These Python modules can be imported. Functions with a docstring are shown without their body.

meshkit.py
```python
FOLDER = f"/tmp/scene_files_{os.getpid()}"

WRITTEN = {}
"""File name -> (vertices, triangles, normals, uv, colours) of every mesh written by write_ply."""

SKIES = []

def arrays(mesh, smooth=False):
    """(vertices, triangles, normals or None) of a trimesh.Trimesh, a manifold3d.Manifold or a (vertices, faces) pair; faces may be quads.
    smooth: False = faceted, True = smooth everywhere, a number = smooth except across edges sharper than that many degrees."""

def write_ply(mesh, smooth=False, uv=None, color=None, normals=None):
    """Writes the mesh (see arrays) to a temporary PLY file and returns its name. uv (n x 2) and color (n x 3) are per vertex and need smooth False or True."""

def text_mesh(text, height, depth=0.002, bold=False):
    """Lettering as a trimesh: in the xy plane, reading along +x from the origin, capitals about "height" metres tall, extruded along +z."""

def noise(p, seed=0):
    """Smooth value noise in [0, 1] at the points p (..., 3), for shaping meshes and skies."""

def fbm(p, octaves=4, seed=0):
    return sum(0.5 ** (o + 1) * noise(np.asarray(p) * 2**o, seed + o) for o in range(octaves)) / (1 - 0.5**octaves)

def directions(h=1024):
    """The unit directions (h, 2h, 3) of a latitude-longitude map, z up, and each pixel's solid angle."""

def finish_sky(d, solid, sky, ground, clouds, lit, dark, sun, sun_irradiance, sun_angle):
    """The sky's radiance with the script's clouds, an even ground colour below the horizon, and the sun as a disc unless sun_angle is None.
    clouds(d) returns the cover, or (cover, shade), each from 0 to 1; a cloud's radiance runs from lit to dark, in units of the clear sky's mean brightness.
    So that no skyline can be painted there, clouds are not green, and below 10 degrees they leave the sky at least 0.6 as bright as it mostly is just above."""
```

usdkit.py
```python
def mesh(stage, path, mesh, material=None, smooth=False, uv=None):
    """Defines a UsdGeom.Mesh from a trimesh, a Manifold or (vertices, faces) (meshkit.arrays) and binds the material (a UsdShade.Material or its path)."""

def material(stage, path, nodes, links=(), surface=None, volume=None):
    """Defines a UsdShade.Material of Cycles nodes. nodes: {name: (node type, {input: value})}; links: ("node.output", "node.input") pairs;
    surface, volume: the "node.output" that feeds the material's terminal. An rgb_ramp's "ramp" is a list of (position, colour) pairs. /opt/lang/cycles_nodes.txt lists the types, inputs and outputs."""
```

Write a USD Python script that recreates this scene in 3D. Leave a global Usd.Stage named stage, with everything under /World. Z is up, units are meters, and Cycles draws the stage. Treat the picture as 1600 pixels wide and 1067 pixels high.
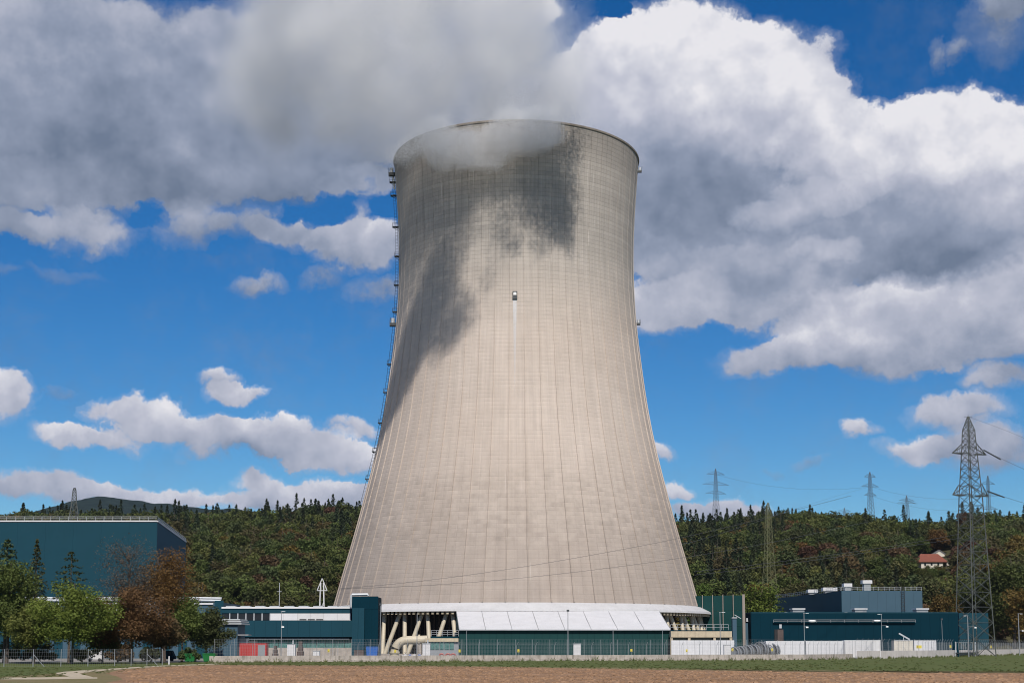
import math, random
import numpy as np
import usdkit, meshkit
from pxr import Usd, UsdGeom, UsdLux, UsdShade, Sdf, Gf, Vt

random.seed(7)
RNG = np.random.default_rng(7)
stage = Usd.Stage.CreateInMemory()
UsdGeom.SetStageUpAxis(stage, 'Z')
UsdGeom.SetStageMetersPerUnit(stage, 1.0)
UsdGeom.Xform.Define(stage, '/World')
stage.SetDefaultPrim(stage.GetPrimAtPath('/World'))
UsdGeom.Scope.Define(stage, '/World/Looks')

# ------------------------------------------------------------------ camera
FOC, PITCH, EYE = 2222.0, math.radians(5.5), 3.4          # focal length in pixels of the 1600 px wide photograph
HORIZON = 1007.0
Y0 = HORIZON - FOC * math.tan(PITCH)                       # row of the principal point
cam = UsdGeom.Camera.Define(stage, '/World/camera')
cam.CreateHorizontalApertureAttr(36.0)
cam.CreateVerticalApertureAttr(24.0)
cam.CreateFocalLengthAttr(FOC * 36.0 / 1600.0)
cam.CreateVerticalApertureOffsetAttr((Y0 - 533.5) / 1600.0 * 36.0)
cam.CreateClippingRangeAttr((0.5, 60000.0))
cam.AddTranslateOp().Set((0, 0, EYE))
cam.AddRotateXYZOp().Set((90.0 + math.degrees(PITCH), 0, 0))
EXPOSURE = 0.0
HAZE = 1.6e-5                                              # density of the air per metre
cam.CreateExposureAttr(EXPOSURE)

# ------------------------------------------------------------------ sun and sky
SUN_AZ, SUN_EL = math.radians(174.0), math.radians(43.0)   # azimuth from +y towards +x
SUN_DIR = np.array([math.sin(SUN_AZ) * math.cos(SUN_EL), math.cos(SUN_AZ) * math.cos(SUN_EL), math.sin(SUN_EL)])
sun = UsdLux.DistantLight.Define(stage, '/World/sun')
sun.CreateNormalizeAttr(True)
sun.CreateIntensityAttr(1.2)
sun.CreateAngleAttr(0.5)
sun.CreateColorAttr(Gf.Vec3f(1.0, 0.93, 0.84))
sun.AddRotateXYZOp().Set((math.degrees(math.pi / 2 - SUN_EL), 0, math.degrees(-SUN_AZ) + 180.0))

def at(px, py, Y):
    """The point at depth Y (metres north of the camera) that the photograph shows at pixel (px, py)."""
    k = (Y0 - py) / FOC
    H = Y * (math.sin(PITCH) + k * math.cos(PITCH)) / (math.cos(PITCH) - k * math.sin(PITCH))
    zc = Y * math.cos(PITCH) + H * math.sin(PITCH)
    return np.array([(px - 800) / FOC * zc, Y, H + EYE])

def gpt(px, py, z=0.0):
    """The ground point (height z) seen at pixel (px, py)."""
    k = (Y0 - py) / FOC
    Y = (z - EYE) * (math.cos(PITCH) - k * math.sin(PITCH)) / (math.sin(PITCH) + k * math.cos(PITCH))
    p = at(px, py, Y)
    return np.array([p[0], p[1], z])

def azel(px, py):
    p = at(px, py, 1000.0) - np.array([0, 0, EYE])
    return math.degrees(math.atan2(p[0], p[1])), math.degrees(math.atan2(p[2], math.hypot(p[0], p[1])))

class Graph:
    """Small helper for node graphs: every call adds a node and returns the name of its output."""
    def __init__(self):
        self.nodes, self.links, self.n = {}, [], 0
    def add(self, kind, out, fixed=None, **ins):
        self.n += 1
        name = 'n%05d' % self.n
        vals = dict(fixed or {})
        for k, v in ins.items():
            if isinstance(v, str) and '.' in v and v.split('.')[0] in self.nodes:
                self.links.append((v, name + '.' + k))
            else:
                vals[k] = v
        self.nodes[name] = (kind, vals)
        return name + '.' + out
    def math(self, t, a, b=0.0, c=0.0, clamp=False):
        return self.add('math', 'value', math_type=t, value1=a, value2=b, value3=c, use_clamp=clamp)
    def vec(self, t, a, b=(0, 0, 0), c=(0, 0, 0), out='vector', scale=1.0):
        return self.add('vector_math', out, math_type=t, vector1=a, vector2=b, vector3=c, scale=scale)
    def rng(self, v, a, b, c=0.0, d=1.0, t='linear'):
        return self.add('map_range', 'result', range_type=t, value=v, from_min=a, from_max=b, to_min=c, to_max=d, clamp=True)
    def noise(self, vec, scale, detail=3.0, rough=0.55, out='fac', distortion=0.0):
        return self.add('noise_texture', out, dimensions='3D', type='fBM', use_normalize=True, vector=vec, scale=scale, detail=detail, roughness=rough, lacunarity=2.0, distortion=distortion)
    def mix(self, fac, a, b, t='mix'):
        return self.add('mix_color', 'result', blend_type=t, fac=fac, a=a, b=b)
    def mixf(self, fac, a, b):
        return self.add('mix_float', 'result', fac=fac, a=a, b=b)
    def make(self, path, surface=None, volume=None):
        return usdkit.material(stage, path, self.nodes, self.links, surface=surface, volume=volume)

# clouds in view: (column, row, half width, half height of the photograph, brightness 0 grey .. 1 white, weight)
CLOUDS = [
    # great cumulus right of the tower
    (1060, 75, 130, 95, 1.0, 1.3), (1180, 120, 130, 90, 1.0, 1.3), (1000, 120, 110, 90, .95, 1.2), (940, 105, 62, 72, .95, 1.0), (1265, 170, 80, 70, .9, 1.1),
    (905, 160, 70, 80, .85, 1.0), (1000, 215, 130, 70, .72, 1.2), (1150, 210, 150, 60, .6, 1.2), (1290, 220, 60, 50, .75, .9),
    (1030, 290, 160, 80, .15, 1.4), (1150, 300, 150, 80, .18, 1.4), (1020, 370, 110, 60, .3, 1.2), (1290, 305, 90, 50, .55, 1.0),
    (1480, 205, 110, 70, 1.0, 1.3), (1385, 200, 75, 60, 1.0, 1.2), (1560, 240, 110, 80, .95, 1.2), (1250, 222, 60, 32, 1.0, 1.7), (1330, 248, 80, 42, .98, 1.6),
    (1450, 270, 120, 50, .75, 1.2), (1305, 300, 85, 30, .98, 1.9), (1215, 332, 70, 26, .82, 1.5), (1560, 330, 120, 70, .4, 1.3), (1400, 340, 140, 60, .25, 1.4), (1480, 390, 170, 50, .1, 1.5),
    (1250, 400, 160, 60, .3, 1.2), (1300, 388, 60, 20, .90, 1.3), (1160, 430, 160, 45, .35, 1.2), (1040, 480, 110, 45, .65, 1.1), (1110, 470, 90, 40, .6, 1.0),
    (1020, 395, 60, 35, .7, .7), (1230, 470, 120, 40, .6, 1.0), (1430, 470, 170, 45, .84, 1.3), (1340, 510, 150, 36, .86, 1.3), (1230, 550, 110, 32, .6, 1.2), (1560, 465, 110, 50, .82, 1.3),
    (1520, 530, 130, 45, .58, 1.2), (1400, 550, 130, 35, .5, 1.1), (1580, 425, 80, 40, .6, 1.0),
    # small ones at the right
    (1575, 590, 70, 24, .45, .9), (1500, 640, 100, 28, .55, .9), (1420, 700, 70, 24, .7, .9), (1540, 700, 110, 40, .4, 1.0), (1333, 668, 32, 18, .6, .8), (1270, 719, 20, 12, .3, .5), (1222, 729, 16, 9, .2, .4),
    (1045, 704, 30, 15, .7, .8), (1058, 763, 30, 16, .75, .8), (1150, 797, 75, 24, .7, .9), (1080, 797, 45, 16, .5, .8),
    (1500, 85, 28, 18, .15, .6), (1462, 88, 18, 26, .15, .6), (1570, 50, 70, 55, .2, .62), (1590, 10, 55, 25, .2, .6),
    # left of the tower
    (120, 354, 95, 32, .42, .9), (20, 345, 70, 28, .36, .8), (290, 350, 70, 38, .40, .8), (400, 360, 70, 36, .36, .75), (470, 375, 80, 38, .5, .9), (560, 400, 90, 42, .7, 1.1), (545, 355, 26, 36, .45, .6),
    (540, 300, 80, 20, .6, .8), (395, 455, 60, 14, .3, .6), (510, 450, 45, 14, .3, .5), (605, 465, 50, 20, .4, .6), (90, 420, 55, 14, .2, .35), (12, 422, 26, 12, .3, .4),
    (10, 630, 62, 52, .85, 1.1), (345, 610, 50, 17, .72, .7), (380, 632, 62, 16, .8, .9), (130, 695, 90, 20, .75, 1.0), (210, 660, 75, 30, .85, 1.0), (330, 685, 110, 26, .75, 1.0), (450, 695, 120, 28, .78, 1.1), (370, 716, 90, 14, .5, .8),
    (550, 715, 100, 24, .75, 1.0), (570, 672, 40, 16, .65, .7), (60, 775, 130, 26, .55, 1.0), (230, 778, 150, 18, .65, .9), (470, 762, 110, 22, .85, 1.0), (560, 772, 90, 22, .75, 1.0), (450, 790, 150, 14, .5, .8), (100, 630, 20, 12, .3, .4),
    (950, 4, 34, 22, 0, -1.6), (10, 372, 30, 12, 0, -.6), (440, 345, 22, 26, 0, -.6), (330, 395, 30, 10, 0, -.5), (545, 300, 26, 10, 0, -.4),  (470, 335, 40, 14, 0, -.8), (600, 335, 34, 24, 0, -.9), (505, 352, 34, 22, 0, -.8), (230, 335, 24, 18, 0, -.7), (60, 325, 40, 8, 0, -.5),
    # high grey sheet over the left side
    (60, 60, 200, 110, .38, 1.2), (250, 120, 220, 120, .22, 1.3), (120, 200, 260, 110, .05, 1.5), (330, 210, 230, 110, .12, 1.4), (470, 110, 190, 130, .5, 1.2), (560, 210, 150, 90, .3, 1.2), (60, 290, 160, 50, .3, 1.1), (260, 280, 170, 50, .3, 1.1),
    (430, 265, 140, 45, .35, 1.0), (690, 90, 170, 130, .62, 1.2), (620, 40, 190, 90, .60, 1.2), (780, 20, 70, 60, .85, 1.0), (760, 180, 150, 60, .66, 1.0), (840, 20, 34, 30, .9, .7),
]
g = Graph()
sky = g.add('sky_texture', 'color', sky_type='single_scattering', sun_disc=False, sun_elevation=SUN_EL, sun_rotation=SUN_AZ, altitude=450.0, air_density=1.0, aerosol_density=0.15, ozone_density=3.0)
sky = g.add('hsv', 'color', hue=0.5, saturation=1.42, value=1.0, fac=1.0, color=sky)
sky = g.mix(1.0, sky, (.50, .70, .83), 'multiply')
d = g.add('texture_coordinate', 'generated')
sep = g.add('separate_xyz', 'x', vector=d).split('.')[0]
x, y, z = sep + '.x', sep + '.y', sep + '.z'
az = g.math('degrees', g.math('arctan2', x, y))
el = g.math('degrees', g.math('arcsine', z))
P = g.add('combine_xyz', 'vector', x=az, y=el, z=0.0)
w1 = g.noise(d, 9.0, 6.0, 0.6, 'color')
w2 = g.noise(d, 38.0, 4.0, 0.65, 'color')
Pw = g.vec('multiply_add', g.vec('subtract', w1, (.5, .5, .5)), (4.2, 3.4, 0.0), P)
Pw = g.vec('multiply_add', g.vec('subtract', w2, (.5, .5, .5)), (1.3, 1.1, 0.0), Pw)
W, B, N = 0.0, 0.0, 0.0
for ci, (cx, cy, hw, hh, br, wt) in enumerate(CLOUDS):
    if ci and ci % 12 == 0:                            # keeps the node compiler from holding every cloud at once
        Pw = g.vec('multiply_add', g.add('combine_xyz', 'vector', x=W, y=B, z=N), (1e-9, 1e-9, 1e-9), Pw)
    a0, e0 = azel(cx, cy)
    a1, _ = azel(cx + hw, cy)
    _, e1 = azel(cx, cy - hh)
    sx, sy = 1 / max(1e-3, 1.12 * (a1 - a0)), 1 / max(1e-3, 1.12 * (e1 - e0))
    q = g.vec('multiply_add', Pw, (sx, sy, 0.0), (-a0 * sx, -e0 * sy, 0.0))
    k = g.math('subtract', 1.0, g.vec('dot_product', q, q, out='value'), clamp=True)
    k = g.math('multiply', k, abs(wt))
    if wt < 0:                                         # a gap between clouds
        N = g.math('add', N, k)
        continue
    W = g.math('add', W, k)
    top = g.vec('dot_product', q, (0.0, .24, 0.0), out='value')
    B = g.math('add', B, g.math('multiply', k, g.math('add', top, br)))
bright = g.math('divide', B, g.math('maximum', W, 1e-3))
# elsewhere in the sky: scattered cumulus of the same kind
zz = g.math('add', g.math('maximum', z, 0.0), 0.12)
flat = g.add('combine_xyz', 'vector', x=g.math('divide', x, zz), y=g.math('divide', y, zz), z=0.0)
gen = g.noise(flat, 1.1, 7.0, 0.58)
gencov = g.rng(gen, 0.47, 0.60)
away = g.math('maximum', g.rng(g.math('absolute', az), 20.5, 25.0), g.rng(el, 25.5, 31.0))
mid = g.noise(d, 21.0, 5.0, .60)
fine = g.noise(d, 75.0, 6.0, .68)
edge_ = g.math('multiply_add', g.math('subtract', fine, .5), .55, g.math('multiply', g.math('subtract', mid, .5), .95))
W = g.math('subtract', g.math('add', W, edge_), N)
soft = g.math('add', .46, g.math('multiply', g.math('subtract', 1.0, bright, clamp=True), .55))
sharp = g.add('map_range', 'result', range_type='smoothstep', value=W, from_min=.16, from_max=soft, to_min=0.0, to_max=1.0, clamp=True)
fringe = g.rng(W, -.12, .62, 0.0, .42, t='smoothstep')          # thin vapour round the solid cloud
cover = g.math('maximum', sharp, fringe)
cover = g.mixf(away, cover, gencov)
cover = g.math('multiply', cover, g.rng(z, -0.02, 0.01))
bright = g.mixf(away, bright, g.rng(gen, 0.5, 0.75, 0.85, 0.25))
# billows: light from above and behind the camera
up = g.vec('add', d, (0.004, 0.0, 0.012))
up2 = g.vec('add', d, (0.006, 0.0, 0.022))
r1 = g.math('subtract', g.noise(d, 34.0, 6.0, 0.6), g.noise(up, 34.0, 6.0, 0.6))
r2 = g.math('subtract', g.noise(d, 13.0, 3.0, 0.5), g.noise(up2, 13.0, 3.0, 0.5))
bright = g.math('multiply_add', bright, .80, .10)
bright = g.math('multiply_add', r1, 0.50, bright)
bright = g.math('multiply_add', r2, 1.05, bright, clamp=True)
cloud = g.add('rgb_ramp', 'color', ramp=[(0.0, (1.5, 1.95, 2.85)), (0.35, (2.75, 3.2, 4.3)), (0.7, (4.9, 5.1, 6.1)), (0.9, (6.9, 6.95, 7.6)), (1.0, (8.1, 8.0, 8.4))], interpolate=True, fac=bright)
col = g.mix(cover, sky, cloud)
bg = g.add('background_shader', 'background', color=col, strength=0.1)
skymat = g.make('/World/Looks/sky', surface=bg)
dome = UsdLux.DomeLight.Define(stage, '/World/sky')
UsdShade.MaterialBindingAPI.Apply(dome.GetPrim()).Bind(skymat)
for k_, v_ in (('label', 'blue sky with white and grey cumulus clouds'), ('category', 'sky'), ('kind', 'structure')):
    dome.GetPrim().SetCustomDataByKey(k_, v_)

# ------------------------------------------------------------------ helpers for objects
USED = {}
LOC = {}                                                  # where each thing stands; its parts are given in world coordinates
def numbered(parent, name):
    k = (parent, name)
    USED[k] = USED.get(k, -1) + 1
    return f'{parent}/{name}' if USED[k] == 0 else f'{parent}/{name}_{USED[k]:03d}'

def tag(prim, label=None, cat=None, group=None, kind=None):
    p = prim.GetPrim() if hasattr(prim, 'GetPrim') else prim
    for k, v in (('label', label), ('category', cat), ('group', group), ('kind', kind)):
        if v:
            p.SetCustomDataByKey(k, v)
    return prim

def thing(name, label, cat, loc=(0, 0, 0), rz=0.0, group=None, kind=None):
    x = UsdGeom.Xform.Define(stage, numbered('/World', name))
    x.AddTranslateOp().Set(Gf.Vec3d(*map(float, loc)))
    x.AddRotateZOp().Set(float(rz))
    tag(x, label, cat, group, kind)
    LOC[str(x.GetPath())] = np.asarray(loc, float)
    return x

class MB:
    """Collects simple shapes into one mesh."""
    def __init__(self):
        self.v, self.f, self.n = [], [], 0
    def add(self, v, f):
        v, f = np.asarray(v, float), np.asarray(f, int)
        if f.shape[1] == 4:
            f = np.vstack([f[:, [0, 1, 2]], f[:, [0, 2, 3]]])
        self.v.append(v); self.f.append(f + self.n); self.n += len(v)
        return self
    def box(self, c, s, rz=0.0):
        hx, hy, hz = np.asarray(s, float) / 2
        v = np.array([[sx * hx, sy * hy, sz * hz] for sz in (-1, 1) for sy in (-1, 1) for sx in (-1, 1)])
        a = math.radians(rz); R = np.array([[math.cos(a), -math.sin(a), 0], [math.sin(a), math.cos(a), 0], [0, 0, 1]])
        return self.add(v @ R.T + np.asarray(c, float), [[0, 2, 3, 1], [4, 5, 7, 6], [0, 1, 5, 4], [2, 6, 7, 3], [0, 4, 6, 2], [1, 3, 7, 5]])
    def span(self, a, b):
        a, b = np.asarray(a, float), np.asarray(b, float)
        return self.box((a + b) / 2, np.abs(b - a))
    def bar(self, p, q, w, sides=4, w2=None):
        p, q = np.asarray(p, float), np.asarray(q, float)
        d = q - p; L = np.linalg.norm(d)
        if L < 1e-9: return self
        d = d / L
        a = np.cross(d, [0, 0, 1.0] if abs(d[2]) < .95 else [1.0, 0, 0]); a /= np.linalg.norm(a); b = np.cross(d, a)
        an = np.arange(sides) * 2 * math.pi / sides + math.pi / sides
        ring = np.cos(an)[:, None] * a + np.sin(an)[:, None] * b
        w2 = w if w2 is None else w2
        v = np.vstack([p + ring * w, q + ring * w2, [p], [q]])
        f = []
        for i in range(sides):
            j = (i + 1) % sides
            f += [[i, j, sides + j], [i, sides + j, sides + i], [j, i, 2 * sides], [sides + i, sides + j, 2 * sides + 1]]
        return self.add(v, f)
    def tube(self, pts, r, sides=6):
        p = np.asarray(pts, float)
        t = np.gradient(p, axis=0); t /= np.linalg.norm(t, axis=1, keepdims=True) + 1e-12
        a = np.cross(t, np.where(np.abs(t[:, 2:]) < .95, [0, 0, 1.0], [1.0, 0, 0])); a /= np.linalg.norm(a, axis=1, keepdims=True) + 1e-12
        b = np.cross(t, a); an = np.arange(sides) * 2 * math.pi / sides
        rr = np.broadcast_to(r, (len(p),))[:, None, None]
        v = (p[:, None] + rr * (np.cos(an)[None, :, None] * a[:, None] + np.sin(an)[None, :, None] * b[:, None])).reshape(-1, 3)
        i, j = np.meshgrid(np.arange(len(p) - 1), np.arange(sides), indexing='ij')
        q = np.stack([i * sides + j, i * sides + (j + 1) % sides, (i + 1) * sides + (j + 1) % sides, (i + 1) * sides + j], -1).reshape(-1, 4)
        return self.add(v, q[:, ::-1])
    def prism(self, poly, z0, z1):
        """A vertical prism over a convex polygon."""
        poly = np.asarray(poly, float); n = len(poly)
        v = np.vstack([np.c_[poly, np.full(n, z0)], np.c_[poly, np.full(n, z1)]])
        f = [[i, (i + 1) % n, n + (i + 1) % n] for i in range(n)] + [[i, n + (i + 1) % n, n + i] for i in range(n)]
        f += [[n, n + i, n + i + 1] for i in range(1, n - 1)] + [[0, i + 1, i] for i in range(1, n - 1)]
        return self.add(v, f)
    def cyl(self, c, r, h, sides=16, r2=None):
        return self.bar(np.asarray(c, float), np.asarray(c, float) + [0, 0, h], r, sides, r2)
    def get(self):
        return np.vstack(self.v), np.vstack(self.f)

def obj(name, mesh, mat, parent=None, smooth=False, label=None, cat=None, group=None, kind=None):
    if isinstance(mesh, MB): mesh = mesh.get()
    up = str(parent.GetPath()) if parent is not None else '/World'
    path = numbered(up, name)
    if parent is not None and up.startswith('/World/'):
        off = LOC.get('/World/' + up.split('/')[2])
        if off is not None:
            v_, f_ = meshkit.arrays(mesh)[:2] if not isinstance(mesh, tuple) else mesh
            mesh = (np.asarray(v_, float) - off, f_)
    m = usdkit.mesh(stage, path, mesh, M[mat] if isinstance(mat, str) else mat, smooth=smooth)
    tag(m, label, cat, group, kind)
    return m

def face_up(v, f):
    v, f = np.asarray(v, float), np.asarray(f, int)
    if f.shape[1] == 4: f = np.vstack([f[:, [0, 1, 2]], f[:, [0, 2, 3]]])
    n = np.cross(v[f[:, 1]] - v[f[:, 0]], v[f[:, 2]] - v[f[:, 0]])[:, 2]
    f[n < 0] = f[n < 0][:, ::-1]
    return v, f

# ------------------------------------------------------------------ materials
M = {}
def plain(name, col, rough=0.6, metal=0.0, var=0.12, scale=0.6, spec=0.5, detail=4.0, streak=0.0):
    g = Graph()
    pos = g.add('geometry', 'position')
    n = g.noise(pos, scale, detail)
    lo, hi = tuple(c * (1 - var) for c in col), tuple(min(1, c * (1 + var)) for c in col)
    c = g.mix(g.rng(n, .3, .7), lo, hi)
    if streak:
        sv = g.vec('multiply', pos, (1.0, 1.0, 0.08))
        s = g.rng(g.noise(sv, 1.6, 3.0), .52, .72)
        c = g.mix(g.math('multiply', s, streak), c, (.13, .115, .095))
    b = g.add('principled_bsdf', 'BSDF', base_color=c, roughness=rough, metallic=metal, specular_ior_level=spec)
    M[name] = g.make('/World/Looks/' + name, surface=b)

plain('white_paint', (.52, .52, .53), .55, var=.06)
plain('white_sheet', (.56, .565, .585), .6, var=.05, scale=.35, spec=.3)
plain('skirt_white', (.48, .48, .49), .65, var=.06, scale=.3, spec=.25, streak=.12)
plain('cream_paint', (.455, .405, .31), .55, var=.10, scale=.5, streak=.15)
plain('cream_concrete', (.43, .365, .26), .8, var=.1, scale=1.2, streak=.3)
plain('wall_concrete', (.335, .30, .27), .9, var=.2, scale=.8, streak=.9)
plain('wall_concrete_new', (.47, .44, .425), .85, var=.08, scale=.4, streak=.25)
plain('teal_cladding', (.005, .041, .062), .6, var=.05, scale=.15, spec=.15)
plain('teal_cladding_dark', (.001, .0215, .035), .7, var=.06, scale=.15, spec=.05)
plain('teal_cladding_green', (.006, .040, .040), .6, var=.06, scale=.2, spec=.15)
plain('blue_grey_cladding', (.044, .088, .125), .6, var=.04, scale=.2, spec=.2)
plain('dark_opening', (.012, .012, .013), .8, var=.2)
plain('dark_glass', (.02, .024, .03), .12, var=.2)
plain('green_glass', (.07, .16, .15), .2, var=.3, scale=1.5)
plain('galvanised', (.27, .285, .30), .5, .4, var=.1)
plain('light_metal', (.46, .48, .50), .45, .3, var=.1)
plain('dark_metal', (.045, .05, .055), .5, .3, var=.2)
plain('pylon_steel', (.066, .074, .070), .6, .2, var=.2)
plain('pylon_green', (.12, .125, .055), .6, .1, var=.2)
plain('far_pylon_steel', (.07, .085, .10), .6, .2, var=.2)
plain('wire_metal', (.10, .10, .105), .5, .5, var=.1)
plain('red_paint', (.36, .030, .028), .5, var=.12)
plain('red_rubber', (.30, .06, .05), .5, var=.2)
plain('blue_paint', (.012, .095, .36), .5, var=.1)
plain('green_paint', (.010, .14, .035), .5, var=.1)
plain('yellow_paint', (.52, .42, .05), .55, var=.1)
plain('brown_steel', (.07, .05, .045), .7, var=.3)
plain('grey_cable', (.12, .12, .125), .6, var=.35, scale=3)
plain('timber', (.34, .27, .19), .7, var=.15, scale=2)
plain('roof_tile', (.17, .052, .032), .85, var=.25, scale=2)
plain('render_white', (.52, .49, .43), .85, var=.08)
plain('grey_roof', (.20, .20, .21), .8, var=.1)
plain('noise_post', (.22, .19, .165), .75, var=.1)
plain('stone_rim', (.20, .175, .15), .8, var=.2)
plain('bark', (.075, .06, .05), .9, var=.3, scale=3)
plain('lens_white', (.85, .85, .85), .2, var=.02)

# ------------------------------------------------------------------ cooling tower
TX, TY = 1.3, 424.0
PROF_Z = np.array([14.0, 19.66, 38.2, 50.1, 61.7, 73.3, 88.9, 100.3, 114.5, 120.4, 132.3, 141.0, 150.0])
PROF_R = np.array([54.0, 52.5, 47.3, 44.3, 41.5, 39.35, 37.35, 36.15, 35.5, 35.45, 35.95, 36.6, 37.3])
from scipy.interpolate import CubicSpline
_sp = CubicSpline(PROF_Z, PROF_R)
_zs = np.linspace(14, 150, 273)
_k = np.exp(-0.5 * (np.arange(-30, 31) / 11.0) ** 2); _k /= _k.sum()
_rr = _sp(_zs); _pad = np.r_[_rr[0] + (_rr[0] - _rr[30:0:-1]), _rr, _rr[-1] + (_rr[-1] - _rr[-2:-32:-1])]
_rs = np.convolve(_pad, _k, 'valid')
def tower_r(z): return np.interp(z, _zs, _rs)
RIBS = 56
LEGS = 48

g = Graph()
pos = g.add('geometry', 'position')
rel = g.vec('subtract', pos, (TX, TY, 0.0))
sp_ = g.add('separate_xyz', 'x', vector=rel).split('.')[0]
th = g.math('arctan2', sp_ + '.x', g.math('multiply', sp_ + '.y', -1.0))          # 0 towards the camera
zz = sp_ + '.z'
uu = g.math('multiply', th, 112.0 / (2 * math.pi))                             # 112 formwork panels round
vv = g.math('divide', zz, 1.18)                                               # lifts
cell = g.add('combine_xyz', 'vector', x=g.math('floor', uu), y=g.math('floor', vv), z=0.0)
cv = g.add('white_noise_texture', 'value', dimensions='3D', vector=cell)
lift = g.add('white_noise_texture', 'value', dimensions='1D', w=g.math('floor', vv))
fu = g.math('fraction', uu)
fv = g.math('fraction', vv)
lv = g.math('maximum', g.rng(fv, 0.0, 0.13, 1.0, 0.0), g.rng(fv, 0.90, 1.0, 0.0, 1.0))
lu = g.math('maximum', g.rng(fu, 0.0, 0.06, 1.0, 0.0), g.rng(fu, 0.95, 1.0, 0.0, 1.0))
fine = g.math('fraction', g.math('multiply', uu, 4.0))
lf = g.math('maximum', g.rng(fine, 0.0, 0.10, 1.0, 0.0), g.rng(fine, 0.92, 1.0, 0.0, 1.0))
upper = g.rng(zz, 84.0, 122.0, t='smoothstep')
n_big = g.noise(pos, 0.035, 4.0)
n_med = g.noise(pos, 0.25, 5.0, 0.6)
sv = g.add('combine_xyz', 'vector', x=g.math('multiply', th, 60.0), y=g.math('multiply', zz, 0.05), z=0.0)
streak = g.noise(sv, 1.0, 4.0, 0.6)
sv2 = g.add('combine_xyz', 'vector', x=g.math('multiply', th, 26.0), y=g.math('multiply', zz, 0.02), z=3.0)
streak2 = g.noise(sv2, 1.0, 3.0, 0.6)
hv = g.add('combine_xyz', 'vector', x=g.math('multiply', th, 13.0), y=g.math('multiply_add', g.math('floor', vv), 0.9, g.math('multiply', zz, .12)), z=0.0)
hmot = g.noise(hv, 1.0, 5.0, 0.65)
base = g.mix(g.rng(n_big, .35, .65), (.425, .36, .312), (.465, .40, .352))
base = g.mix(upper, base, (.355, .325, .295))
# tone of the single formwork panels and of whole lifts
tone = g.math('add', g.math('multiply', g.math('subtract', cv, .5), g.mixf(upper, .02, .045)), g.math('multiply', g.math('subtract', lift, .5), g.mixf(upper, .03, .11)))
tone = g.math('add', tone, g.math('multiply', g.math('subtract', n_med, .5), .22))
tone = g.math('add', tone, g.math('multiply', g.math('subtract', streak, .5), g.mixf(upper, .34, .46)))
tone = g.math('add', tone, g.math('multiply', g.math('subtract', streak2, .5), .22))
# joints
jl = g.math('multiply', lv, g.mixf(upper, .012, .12))
jl = g.math('multiply', jl, g.rng(n_med, .3, .6, .55, 1.2))
ju = g.math('multiply', g.math('multiply', lu, g.mixf(upper, .055, .24)), g.rng(streak, .35, .62, .25, 1.25))
jf = g.math('multiply', lf, g.mixf(upper, .012, .06))
tone = g.math('subtract', tone, g.math('add', jl, g.math('add', ju, jf)))
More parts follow.
